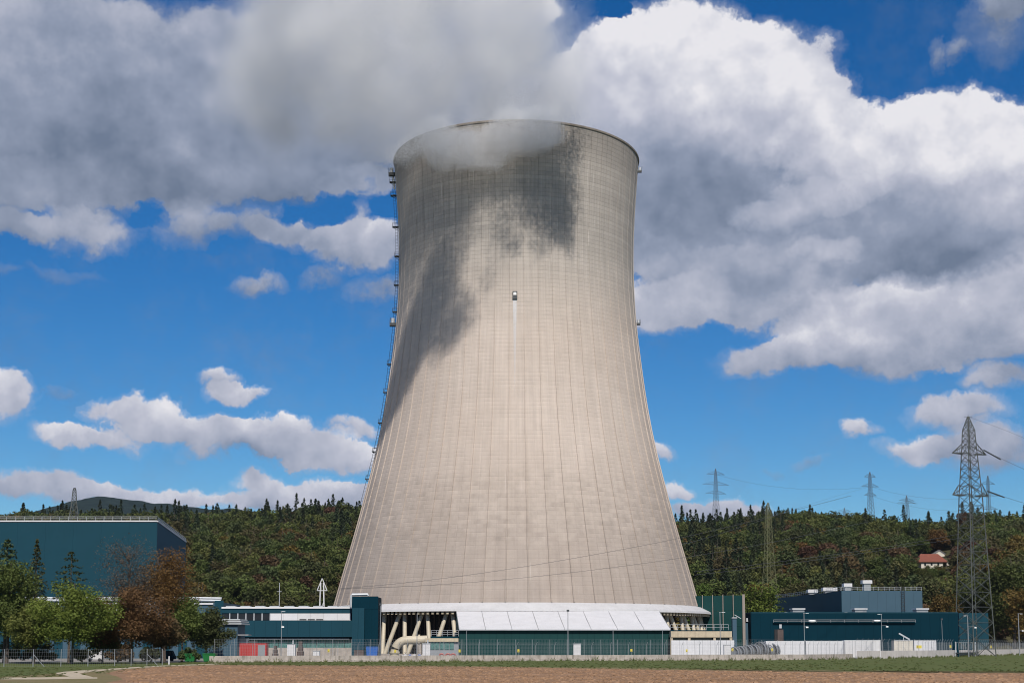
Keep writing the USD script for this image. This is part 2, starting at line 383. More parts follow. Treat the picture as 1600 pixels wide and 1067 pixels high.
# weathered belt low on the shell, damp foot, dirty crown
belt = g.math('multiply', g.rng(zz, 24.0, 34.0, t='smoothstep'), g.rng(zz, 44.0, 58.0, 1.0, 0.0, t='smoothstep'))
tone = g.math('subtract', tone, g.math('multiply', belt, g.math('multiply', g.rng(hmot, .42, .72), .17)))
foot = g.rng(zz, 16.0, 62.0, 1.0, 0.0, t='smoothstep')
tone = g.math('subtract', tone, g.math('multiply', foot, g.math('multiply_add', g.rng(streak, .35, .65), .16, .22)))
crown = g.rng(zz, 134.0, 150.0, t='smoothstep')
tone = g.math('subtract', tone, g.math('multiply', crown, g.math('multiply_add', g.rng(streak, .35, .7), .24, .14)))
bandm = g.math('multiply', g.rng(zz, 108.0, 126.0, t='smoothstep'), g.rng(zz, 128.0, 142.0, 1.0, 0.35, t='smoothstep'))
tone = g.math('subtract', tone, g.math('multiply', bandm, g.math('multiply', g.rng(streak2, .38, .68), .16)))
val = g.math('add', 1.0, tone)
col = g.vec('scale', base, scale=val)
# pale lime runs
lime = g.rng(g.noise(g.add('combine_xyz', 'vector', x=g.math('multiply', th, 95.0), y=g.math('multiply', zz, 0.07), z=9.0), 1.0, 1.0), .70, .78)
lime = g.math('multiply', lime, g.mixf(upper, .25, .55))
col = g.mix(lime, col, (.60, .56, .52))
hgt = g.math('subtract', g.math('multiply', n_med, .3), g.math('add', lv, g.math('multiply', lu, .8)))
bump = g.add('bump', 'normal', height=hgt, strength=0.35, distance=0.12)
b_ = g.add('principled_bsdf', 'BSDF', base_color=col, roughness=.88, specular_ior_level=.25, normal=bump)
M['tower_concrete'] = g.make('/World/Looks/tower_concrete', surface=b_)

tower = thing('cooling_tower', 'huge tapering beige concrete cooling tower that gives off white steam', 'cooling tower', (TX, TY, 0))
def revolve(zs, rs, n=256, phase=0.0):
    a = np.arange(n) * 2 * math.pi / n + phase
    v = np.stack([TX + rs[:, None] * np.sin(a), TY - rs[:, None] * np.cos(a), np.broadcast_to(zs[:, None], (len(zs), n))], -1).reshape(-1, 3)
    i, j = np.meshgrid(np.arange(len(zs) - 1), np.arange(n), indexing='ij')
    q = np.stack([i * n + j, i * n + (j + 1) % n, (i + 1) * n + (j + 1) % n, (i + 1) * n + j], -1).reshape(-1, 4)
    return v, q
zs = np.linspace(14.2, 149.5, 120)
t_in = np.interp(zs, [15, 30, 150], [.9, .35, .25])
obj('shell', revolve(np.r_[zs, zs[::-1], zs[:1]], np.r_[tower_r(zs), (tower_r(zs) - t_in)[::-1], tower_r(zs[:1])], 320), 'tower_concrete', tower, smooth=40)
def tower_pt(th, z, off=0.0):
    r = tower_r(z) + off
    return np.stack([TX + r * np.sin(th), TY - r * np.cos(th), z + 0 * r], -1)
for k in range(RIBS):                                   # raised meridional ribs
    th0 = (k + .5) * 2 * math.pi / RIBS
    if math.cos(th0) < -0.12: continue
    zr = np.linspace(14.45, 149.0, 46)
    wd = np.interp(zr, [15, 80, 150], [.22, .15, .06]); dp = np.interp(zr, [15, 70, 105, 150], [.30, .24, .09, .06])
    rows = [tower_pt(th0 - wd / tower_r(zr), zr, -.05), tower_pt(th0 - wd * .7 / tower_r(zr), zr, dp), tower_pt(th0 + wd * .7 / tower_r(zr), zr, dp), tower_pt(th0 + wd / tower_r(zr), zr, -.05)]
    v = np.concatenate(rows); m = len(zr); f = []
    for c in range(3):
        i = np.arange(m - 1); f.append(np.stack([c * m + i, (c + 1) * m + i, (c + 1) * m + i + 1, c * m + i + 1], 1))
    obj('rib', (v, np.concatenate(f)), 'tower_concrete', tower, smooth=False)
zc = np.array([149.45, 149.45, 149.9, 150.0, 150.0, 149.5, 149.45]); rc = np.array([37.0, 37.5, 37.58, 37.5, 36.7, 36.5, 37.0])
obj('rim_cornice', revolve(zc, rc, 320), 'stone_rim', tower, smooth=40)
# white flared skirt under the shell
za = np.array([14.5, 14.1, 12.7, 12.1, 12.1, 13.6, 14.5]); ra = np.array([53.4, 54.9, 57.7, 57.9, 57.5, 54.4, 53.4])
obj('skirt', revolve(za, ra, 192), 'skirt_white', tower, smooth=35)
for k in range(256):
    a = k * 2 * math.pi / 256
    if math.cos(a) < .05: continue
    r = 57.2
    obj('drip_tooth', MB().box((TX + r * math.sin(a), TY - r * math.cos(a), 11.8), (.6, .5, .9), math.degrees(a)), 'cream_concrete', tower)
# V shaped raking columns
for k in range(LEGS):
    a = (k + .5) * 2 * math.pi / LEGS
    if math.cos(a) < -.15: continue
    top = np.array([TX + 54.2 * math.sin(a), TY - 54.2 * math.cos(a), 13.5])
    for s in (-1, 1):
        b = a + s * .47 * 2 * math.pi / LEGS
        foot = np.array([TX + 58.2 * math.sin(b), TY - 58.2 * math.cos(b), 0.0])
        tp = top + s * .35 * np.array([math.cos(a), math.sin(a), 0])
        obj('raking_column', MB().bar(foot, tp, .60, 10, .54), 'cream_paint', tower, smooth=50)
rf = np.array([46.5, 46.5, 46.3, 45.0]); zf = np.array([0.0, 14.8, 15.2, 15.6])
obj('fill_pack', revolve(zf, rf, 96), 'dark_opening', tower)
for k in range(192):
    a = k * 2 * math.pi / 192
    if math.cos(a) < .1: continue
    obj('louvre_post', MB().box((TX + 46.9 * math.sin(a), TY - 46.9 * math.cos(a), 7.5), (.35, .3, 14.6), math.degrees(a)), 'brown_steel', tower)
obj('basin_kerb', revolve(np.array([0.0, 1.1, 1.1, 0.0]), np.array([59.6, 59.6, 59.1, 59.1]), 128), 'wall_concrete', tower)

# hatch with lamp in mid shell, pale run below
def tower_frame(px, py):
    Y = TY - 36
    for _ in range(30):
        P = at(px, py, Y); r = tower_r(P[2]); dx = P[0] - TX
        Y = TY - math.sqrt(max(1e-6, r * r - dx * dx))
    th = math.atan2(dx, TY - Y)
    return th, P[2]
th_h, z_h = tower_frame(804.5, 462)
hp = tower_pt(np.array(th_h), np.array(z_h))
hat = MB(); dg = math.degrees(th_h)
hat.box(hp + [0, -.25, -.55], (1.35, .5, .95), dg)
obj('hatch_box', hat, 'dark_metal', tower)
obj('hatch_lamp', MB().box(hp + [0, -.22, .5], (.8, .42, .75), dg), 'lens_white', tower)
obj('hatch_frame', MB().box(hp + [-.58, -.2, .5], (.14, .5, 1.1), dg).box(hp + [.58, -.2, .5], (.14, .5, 1.1), dg).box(hp + [0, -.2, 1.1], (1.3, .5, .12), dg), 'dark_metal', tower)
zr = np.linspace(z_h - 28.0, z_h - 1.05, 24)
wd = np.interp(zr, [zr[0], zr[-1]], [.10, .52])
v = np.concatenate([tower_pt(th_h - wd / tower_r(zr), zr, .012), tower_pt(th_h + wd / tower_r(zr), zr, .012)]); i = np.arange(23)
g = Graph(); pz = g.add('separate_xyz', 'z', vector=g.add('geometry', 'position'))
fade = g.rng(pz, z_h - 27.5, z_h - 4.0, .08, .62)
fade = g.math('multiply', fade, g.rng(g.noise(g.add('geometry', 'position'), 1.5, 3.0), .25, .5, .6, 1.0))
bb = g.add('mix_closure', 'closure', fac=fade, closure1=g.add('transparent_bsdf', 'BSDF'), closure2=g.add('principled_bsdf', 'BSDF', base_color=(.66, .66, .68), roughness=.8))
M['lime_run'] = g.make('/World/Looks/lime_run', surface=bb)
obj('lime_run', (v, np.stack([i, 24 + i, 25 + i, i + 1], 1)), 'lime_run', tower, label='pale run below the lamp hatch')
# ladder with landings down the left edge
th_l = -math.pi / 2 + .045
zl = np.arange(44.0, 146.0, 1.0)
def lad(th, z, off, side=0.0):
    p = tower_pt(np.asarray(th), np.asarray(z), off)
    t = np.array([math.cos(th), math.sin(th), 0.0])
    return p + side * t
lb = MB()
for s in (-.3, .3):
    lb.tube(np.array([lad(th_l, z, .35, s) for z in zl]), .05, 4)
    lb.tube(np.array([lad(th_l, z, 1.05, s) for z in zl]), .035, 4)
for z in zl:
    lb.bar(lad(th_l, z, .35, -.3), lad(th_l, z, .35, .3), .03)
    lb.bar(lad(th_l, z, .35, -.3), lad(th_l, z, 1.05, -.3), .045)
    lb.bar(lad(th_l, z, 1.05, -.3), lad(th_l, z, 1.05, .3), .045)
obj('ladder', lb, 'dark_metal', tower)
for py in (283, 304, 353, 399, 444, 486, 568, 612, 660, 705, 748):
    z = at(610, py, TY - 3)[2]
    pb = MB(); deg = math.degrees(th_l)
    big = 1.25 if py < 380 else 1.0
    pb.box(lad(th_l, z, .75 * big), (1.6, 1.5 * big, .16), deg)
    for s in (-.75, .75):
        pb.bar(lad(th_l, z, 1.45 * big, s), lad(th_l, z + 1.1, 1.45 * big, s), .05)
        pb.bar(lad(th_l, z + 1.1, 1.45 * big, s), lad(th_l, z + 1.1, 0.0, s), .05)
        pb.bar(lad(th_l, z - .9, 0.0, s), lad(th_l, z, 1.3 * big, s), .06)
    pb.bar(lad(th_l, z + 1.1, 1.45 * big, -.75), lad(th_l, z + 1.1, 1.45 * big, .75), .05)
    obj('landing', pb, 'dark_metal', tower)
for py, th in ((266, th_l), (501, th_l), (264, math.pi / 2 - .06), (502, math.pi / 2 - .05)):
    z = at(610, py, TY - 3)[2]; deg = math.degrees(th); small = th > 0
    s = .62 if small else 1.0
    obj('lamp_platform', MB().box(lad(th, z - .95 * s, 1.0 * s), (1.7 * s, 2.0 * s, .9 * s), deg), 'dark_metal', tower)
    obj('beacon_lamp', MB().cyl(lad(th, z - .5 * s, 1.1 * s), .62 * s, 1.5 * s, 12), 'light_metal', tower, smooth=40)
    obj('lamp_rail', MB().bar(lad(th, z - .5, 2.0 * s, -.7), lad(th, z + 1.2 * s, 2.0 * s, -.7), .06).bar(lad(th, z - .5, 2.0 * s, .7), lad(th, z + 1.2 * s, 2.0 * s, .7), .06).bar(lad(th, z + 1.2 * s, 2.0 * s, -.7), lad(th, z + 1.2 * s, 2.0 * s, .7), .05), 'dark_metal', tower)
obj('top_lamp', MB().tube([lad(th_l, 141.5, .5), lad(th_l, 145.5, .75)], .3, 8), 'light_metal', tower, smooth=50)

# ------------------------------------------------------------------ steam
import trimesh
def over_shell(px, py, zb):
    """The point at height zb whose shadow falls on the shell where the photograph shows (px, py)."""
    th, z = tower_frame(px, py)
    p = tower_pt(np.array(th), np.array(z))
    return p + SUN_DIR * (zb - p[2]) / SUN_DIR[2]
PUFFS = []                                             # centre, radius, weight
for px, py, zb, r, w in ((892, 250, 186, 4.5, 1.6), (904, 226, 185, 3.2, 1.1), (899, 292, 186, 2.6, .7), (905, 315, 186, 2.0, .5), (880, 285, 187, 5.5, 1.8), (862, 310, 188, 6.5, 1.9), (868, 345, 187, 5.5, 2.0), (878, 358, 186, 3.6, 1.8), (845, 345, 188, 5, 1.6), (845, 285, 190, 6, 1.5), (820, 320, 190, 6, .8),
                         (800, 285, 191, 7, .5), (770, 330, 191, 7, .45), (740, 290, 193, 8, .42), (700, 300, 194, 9, .42), (660, 300, 194, 9, .40), (690, 345, 194, 9, .5), (725, 375, 192, 6, .45), (650, 350, 195, 8, .38),
                         (800, 385, 188, 3.2, 1.2), (790, 370, 188, 4, 1.0), (840, 395, 187, 2.4, 1.0), (768, 440, 187, 2.8, 1.0), (755, 465, 187, 2.2, .8), (775, 405, 187, 2.6, .7),
                         (700, 415, 192, 7, 1.4), (675, 455, 191, 8, 1.8), (700, 480, 190, 6.5, 1.7), (722, 500, 188, 4.5, 1.6), (705, 525, 188, 5, 1.8), (660, 510, 191, 8, 1.9), (640, 555, 190, 7.5, 1.9), (625, 600, 189, 6.5, 1.9), (608, 640, 188, 5.5, 1.8), (600, 670, 187, 4, 1.5), (640, 420, 195, 6, .6), (622, 500, 192, 4, .9)):
    PUFFS.append((over_shell(px, py, zb), r, w))
NS = len(PUFFS)
for px, py, Y, r, w in ((866, 165, 424, 8, 1.2), (822, 118, 422, 12, 1.2), (780, 130, 428, 20, 1.3), (740, 130, 420, 28, 1.3), (670, 140, 412, 28, 1.2), (600, 160, 408, 24, 1.1), (762, 40, 420, 12, 1.1), (715, 50, 412, 25, 1.2), (650, 60, 404, 34, 1.2), (550, 70, 398, 34, 1.0),
                        (500, 150, 402, 26, .9), (470, 60, 396, 24, .7), (660, -125, 372, 15, 1.0), (570, -130, 368, 16, 1.0), (760, -115, 376, 13, 1.0), (480, -120, 372, 18, .8), (540, 225, 408, 12, .6), (680, -20, 408, 28, 1.1), (580, -20, 400, 34, 1.0)):
    PUFFS.append((at(px, py, Y), r, w))
NI = len(PUFFS)
for px, py, Y, r, w in ((700, 226, 381.5, 5.5, .9), (735, 232, 381, 6, 1.0), (775, 222, 381, 5.5, .8), (815, 206, 381, 6, 1.0), (850, 192, 384, 5, .9), (665, 218, 386, 5, .6), (640, 240, 390, 5, .5), (720, 252, 381, 3.5, .7), (760, 240, 380.5, 4, .6), (835, 200, 382, 5, .9), (790, 196, 383, 5, .7), (690, 200, 385, 5, .6)):
    PUFFS.append((at(px, py, Y), r, w))
def steam_density(p):
    """Three fields at the points p: the shading front, the body over the mouth, the wisps on the rim."""
    w1 = np.stack([meshkit.fbm(p / 26.0, 3, s_) for s_ in (11, 12, 13)], -1) - .5
    w2 = np.stack([meshkit.fbm(p / 7.0, 3, s_) for s_ in (14, 15, 16)], -1) - .5
    f = []
    for lo, hi, a1, a2 in ((0, NS, 11.0, 7.0), (NS, NI, 26.0, 14.0), (NI, len(PUFFS), 10.0, 8.0)):
        q = p + w1 * a1 + w2 * a2; acc = np.zeros(p.shape[:-1])
        for c_, r_, w_ in PUFFS[lo:hi]:
            acc += w_ * np.clip(1 - ((q - c_) ** 2).sum(-1) / (1.3 * r_) ** 2, 0, None)
        f.append(acc)
    return f
def smooth(x, a, b):
    t = np.clip((x - a) / (b - a), 0, 1); return t * t * (3 - 2 * t)
def extinction(p):
    a, b, c = steam_density(p)
    return smooth(a, .12, .40) * np.minimum(a, 2.0) * .085, smooth(b, .12, .5) * .026, smooth(c, .08, .7) * .11
rs = np.random.default_rng(101)
tri_p, tri_s = [], []
def fill(lo, hi, step, which, side):
    g_ = [np.arange(l + step / 2, h, step) for l, h in zip(lo, hi)]
    P_ = np.stack(np.meshgrid(*g_, indexing='ij'), -1).reshape(-1, 3)
    near = np.zeros(len(P_), bool)
    for c_, r_, w_ in PUFFS[[0, NS, NI][which]:[NS, NI, len(PUFFS)][which]]:
        near |= ((P_ - c_) ** 2).sum(-1) < (1.3 * r_ + 16) ** 2
    P_ = P_[near]
    e_ = extinction(P_)[which]
    n_ = rs.poisson(e_ * step ** 3 / (.5 * .433 * side * side))
    q = np.repeat(P_, n_, 0); q = q + (rs.random(q.shape) - .5) * step
    if which == 2:
        rr_ = np.hypot(q[:, 0] - TX, q[:, 1] - TY); q = q[(rr_ > tower_r(q[:, 2]) + .25) | (q[:, 2] > 150.4)]
    tri_p.append(q); tri_s.append(np.full(len(q), side))
SP = np.array([c_ for c_, _, _ in PUFFS]); SR = np.array([r_ for _, r_, _ in PUFFS])
for which, a_, b_, step, side in ((0, 0, NS, 1.6, .26), (2, NI, len(PUFFS), 1.0, .10)):
    m_ = 1.3 * SR[a_:b_, None] + [14, 26, 8][which]
    fill((SP[a_:b_] - m_).min(0), (SP[a_:b_] + m_).max(0), step, which, side)

def flakes(q, sd):
    a_ = rs.normal(size=q.shape); a_ /= np.linalg.norm(a_, axis=1, keepdims=True); b_ = np.cross(a_, rs.normal(size=q.shape)); b_ /= np.linalg.norm(b_, axis=1, keepdims=True)
    v_ = np.stack([q + a_ * sd * .577, q + (-.5 * a_ + .866 * b_) * sd * .577, q + (-.5 * a_ - .866 * b_) * sd * .577], 1).reshape(-1, 3)
    return v_, np.arange(len(v_)).reshape(-1, 3)
g = Graph()
M['steam'] = g.make('/World/Looks/steam', surface=g.add('mix_closure', 'closure', fac=.5, closure1=g.add('diffuse_bsdf', 'BSDF', color=(.90, .905, .92)), closure2=g.add('translucent_bsdf', 'BSDF', color=(.90, .905, .92))))
# the body over the mouth: soft puffs of fine droplets, many copies of three kinds
g_ = [np.arange(l, h, 3.0) for l, h in zip((SP[NS:NI] - 55).min(0), (SP[NS:NI] + 55).max(0))]
P_ = np.stack(np.meshgrid(*g_, indexing='ij'), -1).reshape(-1, 3)
P_ = P_[(((P_[:, None] - SP[None, NS:NI]) ** 2).sum(-1) < (1.3 * SR[None, NS:NI] + 22) ** 2).any(1)]
e_ = extinction(P_)[1]
PUFF_N, PUFF_SIDE, PUFF_SIG = 11000, .096, 3.3
area = PUFF_N * .5 * .433 * PUFF_SIDE ** 2
n_ = rs.poisson(e_ * 27.0 / area); q = np.repeat(P_, n_, 0) + (rs.random((n_.sum(), 3)) - .5) * 3.0
inside = (np.hypot(q[:, 0] - TX, q[:, 1] - TY) > 30) & (q[:, 2] < 153); q = q[~inside]
spi = UsdGeom.PointInstancer.Define(stage, '/World/steam_plume')
tag(spi, 'pale grey steam drifting left from the mouth of the cooling tower', 'steam', kind='stuff')
pr = []
for k in range(3):
    u = rs.normal(size=(PUFF_N, 3)) * PUFF_SIG
    usdkit.mesh(stage, f'/World/steam_plume/puff_{k:03d}', flakes(u, np.full((PUFF_N, 1), PUFF_SIDE)), M['steam']); pr.append(Sdf.Path(f'/World/steam_plume/puff_{k:03d}'))
usdkit.mesh(stage, '/World/steam_plume/veil', flakes(np.concatenate(tri_p), np.concatenate(tri_s)[:, None]), M['steam']); pr.append(Sdf.Path('/World/steam_plume/veil'))
NPF = len(q); sc_ = rs.uniform(.75, 1.35, NPF); ax_ = rs.normal(size=(NPF, 4)); ax_ /= np.linalg.norm(ax_, axis=1, keepdims=True)
spi.CreatePrototypesRel().SetTargets(pr)
spi.CreatePositionsAttr(Vt.Vec3fArray.FromNumpy(np.vstack([q, [[0, 0, 0]]]).astype(np.float32)))
spi.CreateProtoIndicesAttr(Vt.IntArray([int(x_) for x_ in rs.integers(0, 3, NPF)] + [3]))
spi.CreateScalesAttr(Vt.Vec3fArray.FromNumpy(np.vstack([np.repeat(sc_[:, None], 3, 1), [[1, 1, 1]]]).astype(np.float32)))
spi.CreateOrientationsAttr(Vt.QuathArray([Gf.Quath(*map(float, x_)) for x_ in ax_] + [Gf.Quath(1, 0, 0, 0)]))
print('steam puffs', NPF, [len(t_) for t_ in tri_p])

# ------------------------------------------------------------------ ground
def hill_top(px):
    return np.interp(px, [-300, 0, 120, 250, 400, 560, 700, 900, 1060, 1130, 1200, 1260, 1320, 1400, 1470, 1530, 1600, 1900],
                     [811, 811, 809, 806, 804, 800, 804, 806, 816, 818, 809, 807, 812, 823, 823, 810, 814, 808])
RIDGE_Y = 1120.0
def hill_z(x, Y):
    px = 800 + FOC * x / np.maximum(Y, 200.0)
    top = (HORIZON - hill_top(px)) / FOC * RIDGE_Y + EYE - 19.0
    t = np.clip((Y - 600.0) / (RIDGE_Y - 600.0), 0, 1)
    z = top * (1 - (1 - t) ** 1.7)
    z = z * np.clip(1 - (Y - RIDGE_Y) / 900.0, .0, 1)
    z = z - 7.5 * np.exp(-((x - 253.0) / 26.0) ** 2 - ((Y - 852.0) / 42.0) ** 2)      # the farm's terrace
    return z + (meshkit.noise(np.stack([x / 60.0, Y / 60.0, 0 * x], -1), 3) - .5) * 7.0 * np.clip((Y - 620) / 80.0, 0, 1) * np.clip((2400 - Y) / 300.0, 0, 1)

def ground_mat(name, c1, c2, c3, s1, s2, rough=.95, bump=.4, dist=.1, aniso=None):
    g = Graph(); pos = g.add('geometry', 'position')
    p2 = g.vec('multiply', pos, aniso) if aniso else pos
    a = g.noise(p2, s1, 5.0, .6); b = g.noise(pos, s2, 5.0, .65)
    c = g.mix(g.rng(a, .38, .62), c1, c2)
    c = g.mix(g.rng(b, .45, .70), c, c3)
    bp = g.add('bump', 'normal', height=b, strength=bump, distance=dist)
    M[name] = g.make('/World/Looks/' + name, surface=g.add('principled_bsdf', 'BSDF', base_color=c, roughness=rough, specular_ior_level=.15, normal=bp))
ground_mat('yard', (.20, .19, .175), (.26, .245, .22), (.17, .16, .15), .05, .8)
ground_mat('soil', (.255, .154, .090), (.19, .113, .065), (.33, .212, .136), .10, .55, bump=1.0, dist=.6, aniso=(.35, 1.0, 1.0))
ground_mat('turf', (.076, .100, .027), (.098, .105, .036), (.060, .088, .024), .10, .9, bump=.8, dist=.2)
ground_mat('dry_edge', (.17, .135, .07), (.13, .125, .05), (.20, .155, .085), .3, 1.5)
ground_mat('gravel', (.40, .34, .25), (.45, .39, .30), (.35, .30, .225), .3, 2.0)
ground_mat('forest_floor', (.06, .058, .028), (.075, .065, .035), (.045, .05, .026), .05, .3)

v = [[-6000, -300, 0], [6000, -300, 0], [6000, 8000, 0], [-6000, 8000, 0]]
obj('ground', MB().add(v, [[0, 1, 2, 3]]), 'yard', kind='structure', label='pale grey gravelled yard of the power plant', cat='ground')

def strip(far, near, z, name, mat, label, cat):
    """A sheet between two rows of pixel points of the same length."""
    a = np.array([gpt(x, y_, z) for x, y_ in far]); b = np.array([gpt(x, y_, z) for x, y_ in near]); n = len(a)
    i = np.arange(n - 1)
    return obj(name, face_up(np.vstack([b, a]), np.stack([i, i + 1, n + i + 1, n + i], 1)), mat, kind='structure', label=label, cat=cat)
WALL = [(-120.0, 262.0), (-53.5, 284.0), (66.4, 326.0), (109.0, 377.0), (181.0, 503.0), (300.0, 700.0)]
# turf from beyond the wall to near the camera, the ploughed soil on top of it
wl = np.array(WALL); near_y = np.full(len(wl), -250.0)
vv_ = np.vstack([np.c_[wl[:, 0] * np.array([3.0, 1, 1, 1, 1, 1.5]), wl[:, 1] + 1.0, np.full(len(wl), .004)], np.c_[np.linspace(-700, 500, len(wl)), near_y, np.full(len(wl), .004)]])
n_ = len(wl); i = np.arange(n_ - 1)
obj('grass_verge', face_up(vv_, np.stack([n_ + i, n_ + i + 1, i + 1, i], 1)), 'turf', kind='structure', label='green grass verge in front of the plant wall', cat='grass')
edge = [(172, 1055), (165, 1051), (185, 1046.5), (240, 1041.5), (330, 1038.6), (520, 1039.3), (700, 1040.3), (850, 1042.5), (1000, 1045.2), (1150, 1047.5), (1300, 1049.5), (1450, 1050.5), (1640, 1051.5), (2000, 1053)]
def far_edge(e, dz, jitter, seed):
    pts = []
    r = np.random.default_rng(seed)
    for (x0, y0), (x1, y1) in zip(e[:-1], e[1:]):
        m = max(2, int(abs(x1 - x0) / 6))
        for t in np.linspace(0, 1, m, endpoint=False):
            pts.append((x0 + (x1 - x0) * t, y0 + (y1 - y0) * t + jitter * (r.random() - .5)))
    pts.append(e[-1])
    return np.array([gpt(a, b, dz) for a, b in pts])
def fan(name, far, dz, mat, label, cat, near):
    far = far.copy(); n = len(far)
    nr = np.c_[np.linspace(near[0][0], near[1][0], n), np.linspace(near[0][1], near[1][1], n), np.full(n, dz)]
    i = np.arange(n - 1)
    obj(name, face_up(np.vstack([nr, far]), np.stack([i, i + 1, n + i + 1, n + i], 1)), mat, kind='structure', label=label, cat=cat)
fan('dry_strip', far_edge([(x, y_ - (1.0 if x < 900 else 2.8)) for x, y_ in edge[3:]], .008, .5, 4), .008, 'dry_edge', 'dry straw coloured strip along the edge of the ploughed field', 'grass', ((-50, 0), (260, 0)))
import shapely
from shapely.geometry import Polygon
rim_ = np.vstack([[gpt(148, 1070, .012)], [gpt(176, 1064, .012)], [gpt(192, 1060.5, .012)], [gpt(182, 1056, .012)], far_edge(edge[1:], .012, .6, 5), [[190, 20, .012]], [[-45, 20, .012]]])
fv_, ff_ = trimesh.creation.triangulate_polygon(Polygon(rim_[:, :2]).buffer(0), engine='earcut')
obj('ploughed_field', face_up(np.c_[fv_, np.full(len(fv_), .012)], ff_), 'soil', kind='structure', label='bare brown ploughed field in the foreground', cat='field')
strip([(-60, 1058.0), (60, 1057.6), (110, 1056.6), (152, 1057.6)], [(-60, 1060.6), (60, 1060.6), (110, 1060.0), (152, 1059.6)], .016, 'gravel_track', 'gravel', 'pale gravel track at the lower left edge of the field', 'path')
strip([(87, 1050.6), (100, 1048.8), (130, 1046.6), (165, 1044.6), (205, 1041.8), (250, 1039.4), (330, 1036.4), (350, 1035.8)], [(90, 1052.6), (112, 1053.5), (137, 1049.5), (172, 1046.2), (212, 1043.0), (255, 1040.4), (335, 1037.3), (352, 1036.4)], .020, 'gravel_path', 'gravel', 'pale gravel path curving along the trees', 'path')
strip([(95, 1052.0), (112, 1051.5), (122, 1051.0)], [(112, 1058.0), (132, 1058.4), (148, 1058.0)], .024, 'path_link', 'gravel', 'short gravel link between the track and the path', 'path')

# hillside and distant mountain
gx, gy = np.meshgrid(np.linspace(-900, 900, 121), np.linspace(596, 2400, 91))
hz = hill_z(gx, gy); hz[0] = -.5
ii, jj = np.meshgrid(np.arange(90), np.arange(120), indexing='ij')
q = np.stack([ii * 121 + jj, ii * 121 + jj + 1, (ii + 1) * 121 + jj + 1, (ii + 1) * 121 + jj], -1).reshape(-1, 4)
obj('hillside', (np.stack([gx, gy, hz], -1).reshape(-1, 3), q), 'forest_floor', smooth=True, kind='structure', label='wooded hillside rising behind the power plant', cat='hill')
mx = [60, 110, 140, 160, 178, 200, 240, 275, 300, 330, 380, 430, 520, 640]
my = [812, 805, 794, 786, 783, 783, 787, 792, 797, 799, 802, 806, 815, 840]
n_m = 90; pxm = np.linspace(60, 640, n_m); rows = []
ridge = np.interp(pxm, mx, my)
for t in np.linspace(0, 1, 26):
    Y = 3200 + 1500 * t
    P = np.array([at(a, b, 4700.0) for a, b in zip(pxm, ridge)])
    prof = math.sin(t * math.pi / 2)
    x_ = P[:, 0]; z_ = P[:, 2] * prof
    z_ = z_ + (meshkit.fbm(np.stack([x_ / 90, np.full(n_m, Y / 90), 0 * x_], -1), 3, 5) - .5) * 26 * (t > 0) * (1 if t < 1 else .3)
    rows.append(np.stack([x_, np.full(n_m, Y), z_], -1))
rows.append(np.stack([rows[-1][:, 0], rows[-1][:, 1] + 1200, rows[-1][:, 2] * 0], -1))
V = np.array(rows); a_, b__ = V.shape[:2]
ii, jj = np.meshgrid(np.arange(a_ - 1), np.arange(b__ - 1), indexing='ij')
q = np.stack([ii * b__ + jj, ii * b__ + jj + 1, (ii + 1) * b__ + jj + 1, (ii + 1) * b__ + jj], -1).reshape(-1, 4)
g = Graph(); pos = g.add('geometry', 'position')
c = g.mix(g.rng(g.noise(pos, .02, 6.0, .7), .35, .65), (.010, .020, .022), (.022, .038, .036))
bp = g.add('bump', 'normal', height=g.noise(pos, .05, 5.0, .7), strength=1.0, distance=12.0)
M['far_forest'] = g.make('/World/Looks/far_forest', surface=g.add('principled_bsdf', 'BSDF', base_color=c, roughness=1.0, specular_ior_level=.0, normal=bp))
obj('mountain', (V.reshape(-1, 3), q), 'far_forest', smooth=True, kind='structure', label='dark wooded mountain far behind the left building', cat='mountain')

# ------------------------------------------------------------------ trees
def leaf_mat(name, dark, light, transl=.25, spread=.5):
    g = Graph()
    rnd = g.add('object_info', 'random'); isl = g.add('geometry', 'random_per_island')
    pos = g.add('texture_coordinate', 'object')
    n = g.noise(pos, .35, 3.0, .6)
    f = g.math('add', g.math('multiply', isl, .45), g.math('multiply', g.rng(n, .3, .7), .55))
    c = g.mix(f, dark, light)
    val = g.math('multiply_add', rnd, spread, 1 - spread / 2)
    hue = g.math('multiply_add', g.math('fraction', g.math('multiply', rnd, 7.31)), .05, .475)
    c = g.add('hsv', 'color', hue=hue, saturation=1.0, value=val, fac=1.0, color=c)
    a = g.add('principled_bsdf', 'BSDF', base_color=c, roughness=.7, specular_ior_level=.2)
    t = g.add('translucent_bsdf', 'BSDF', color=c)
    M[name] = g.make('/World/Looks/' + name, surface=g.add('mix_closure', 'closure', fac=transl, closure1=a, closure2=t))
leaf_mat('leaf_green', (.056, .073, .020), (.148, .165, .046))
leaf_mat('leaf_mid', (.066, .090, .022), (.175, .200, .052))
leaf_mat('leaf_fresh', (.060, .092, .016), (.185, .225, .042))
leaf_mat('leaf_dark', (.038, .052, .019), (.100, .116, .041))
leaf_mat('leaf_olive', (.066, .062, .024), (.148, .132, .052))
leaf_mat('leaf_brown', (.062, .038, .020), (.160, .100, .055))
leaf_mat('leaf_rust', (.070, .033, .017), (.185, .086, .043), spread=.3)
leaf_mat('leaf_ochre', (.075, .050, .014), (.20, .135, .035))
leaf_mat('leaf_grey', (.075, .058, .042), (.17, .135, .095))
leaf_mat('needle_olive', (.034, .042, .016), (.085, .095, .036), .15)
leaf_mat('needle_dark', (.022, .034, .019), (.064, .082, .040), .1)
leaf_mat('needle_green', (.032, .046, .020), (.092, .110, .044), .1)

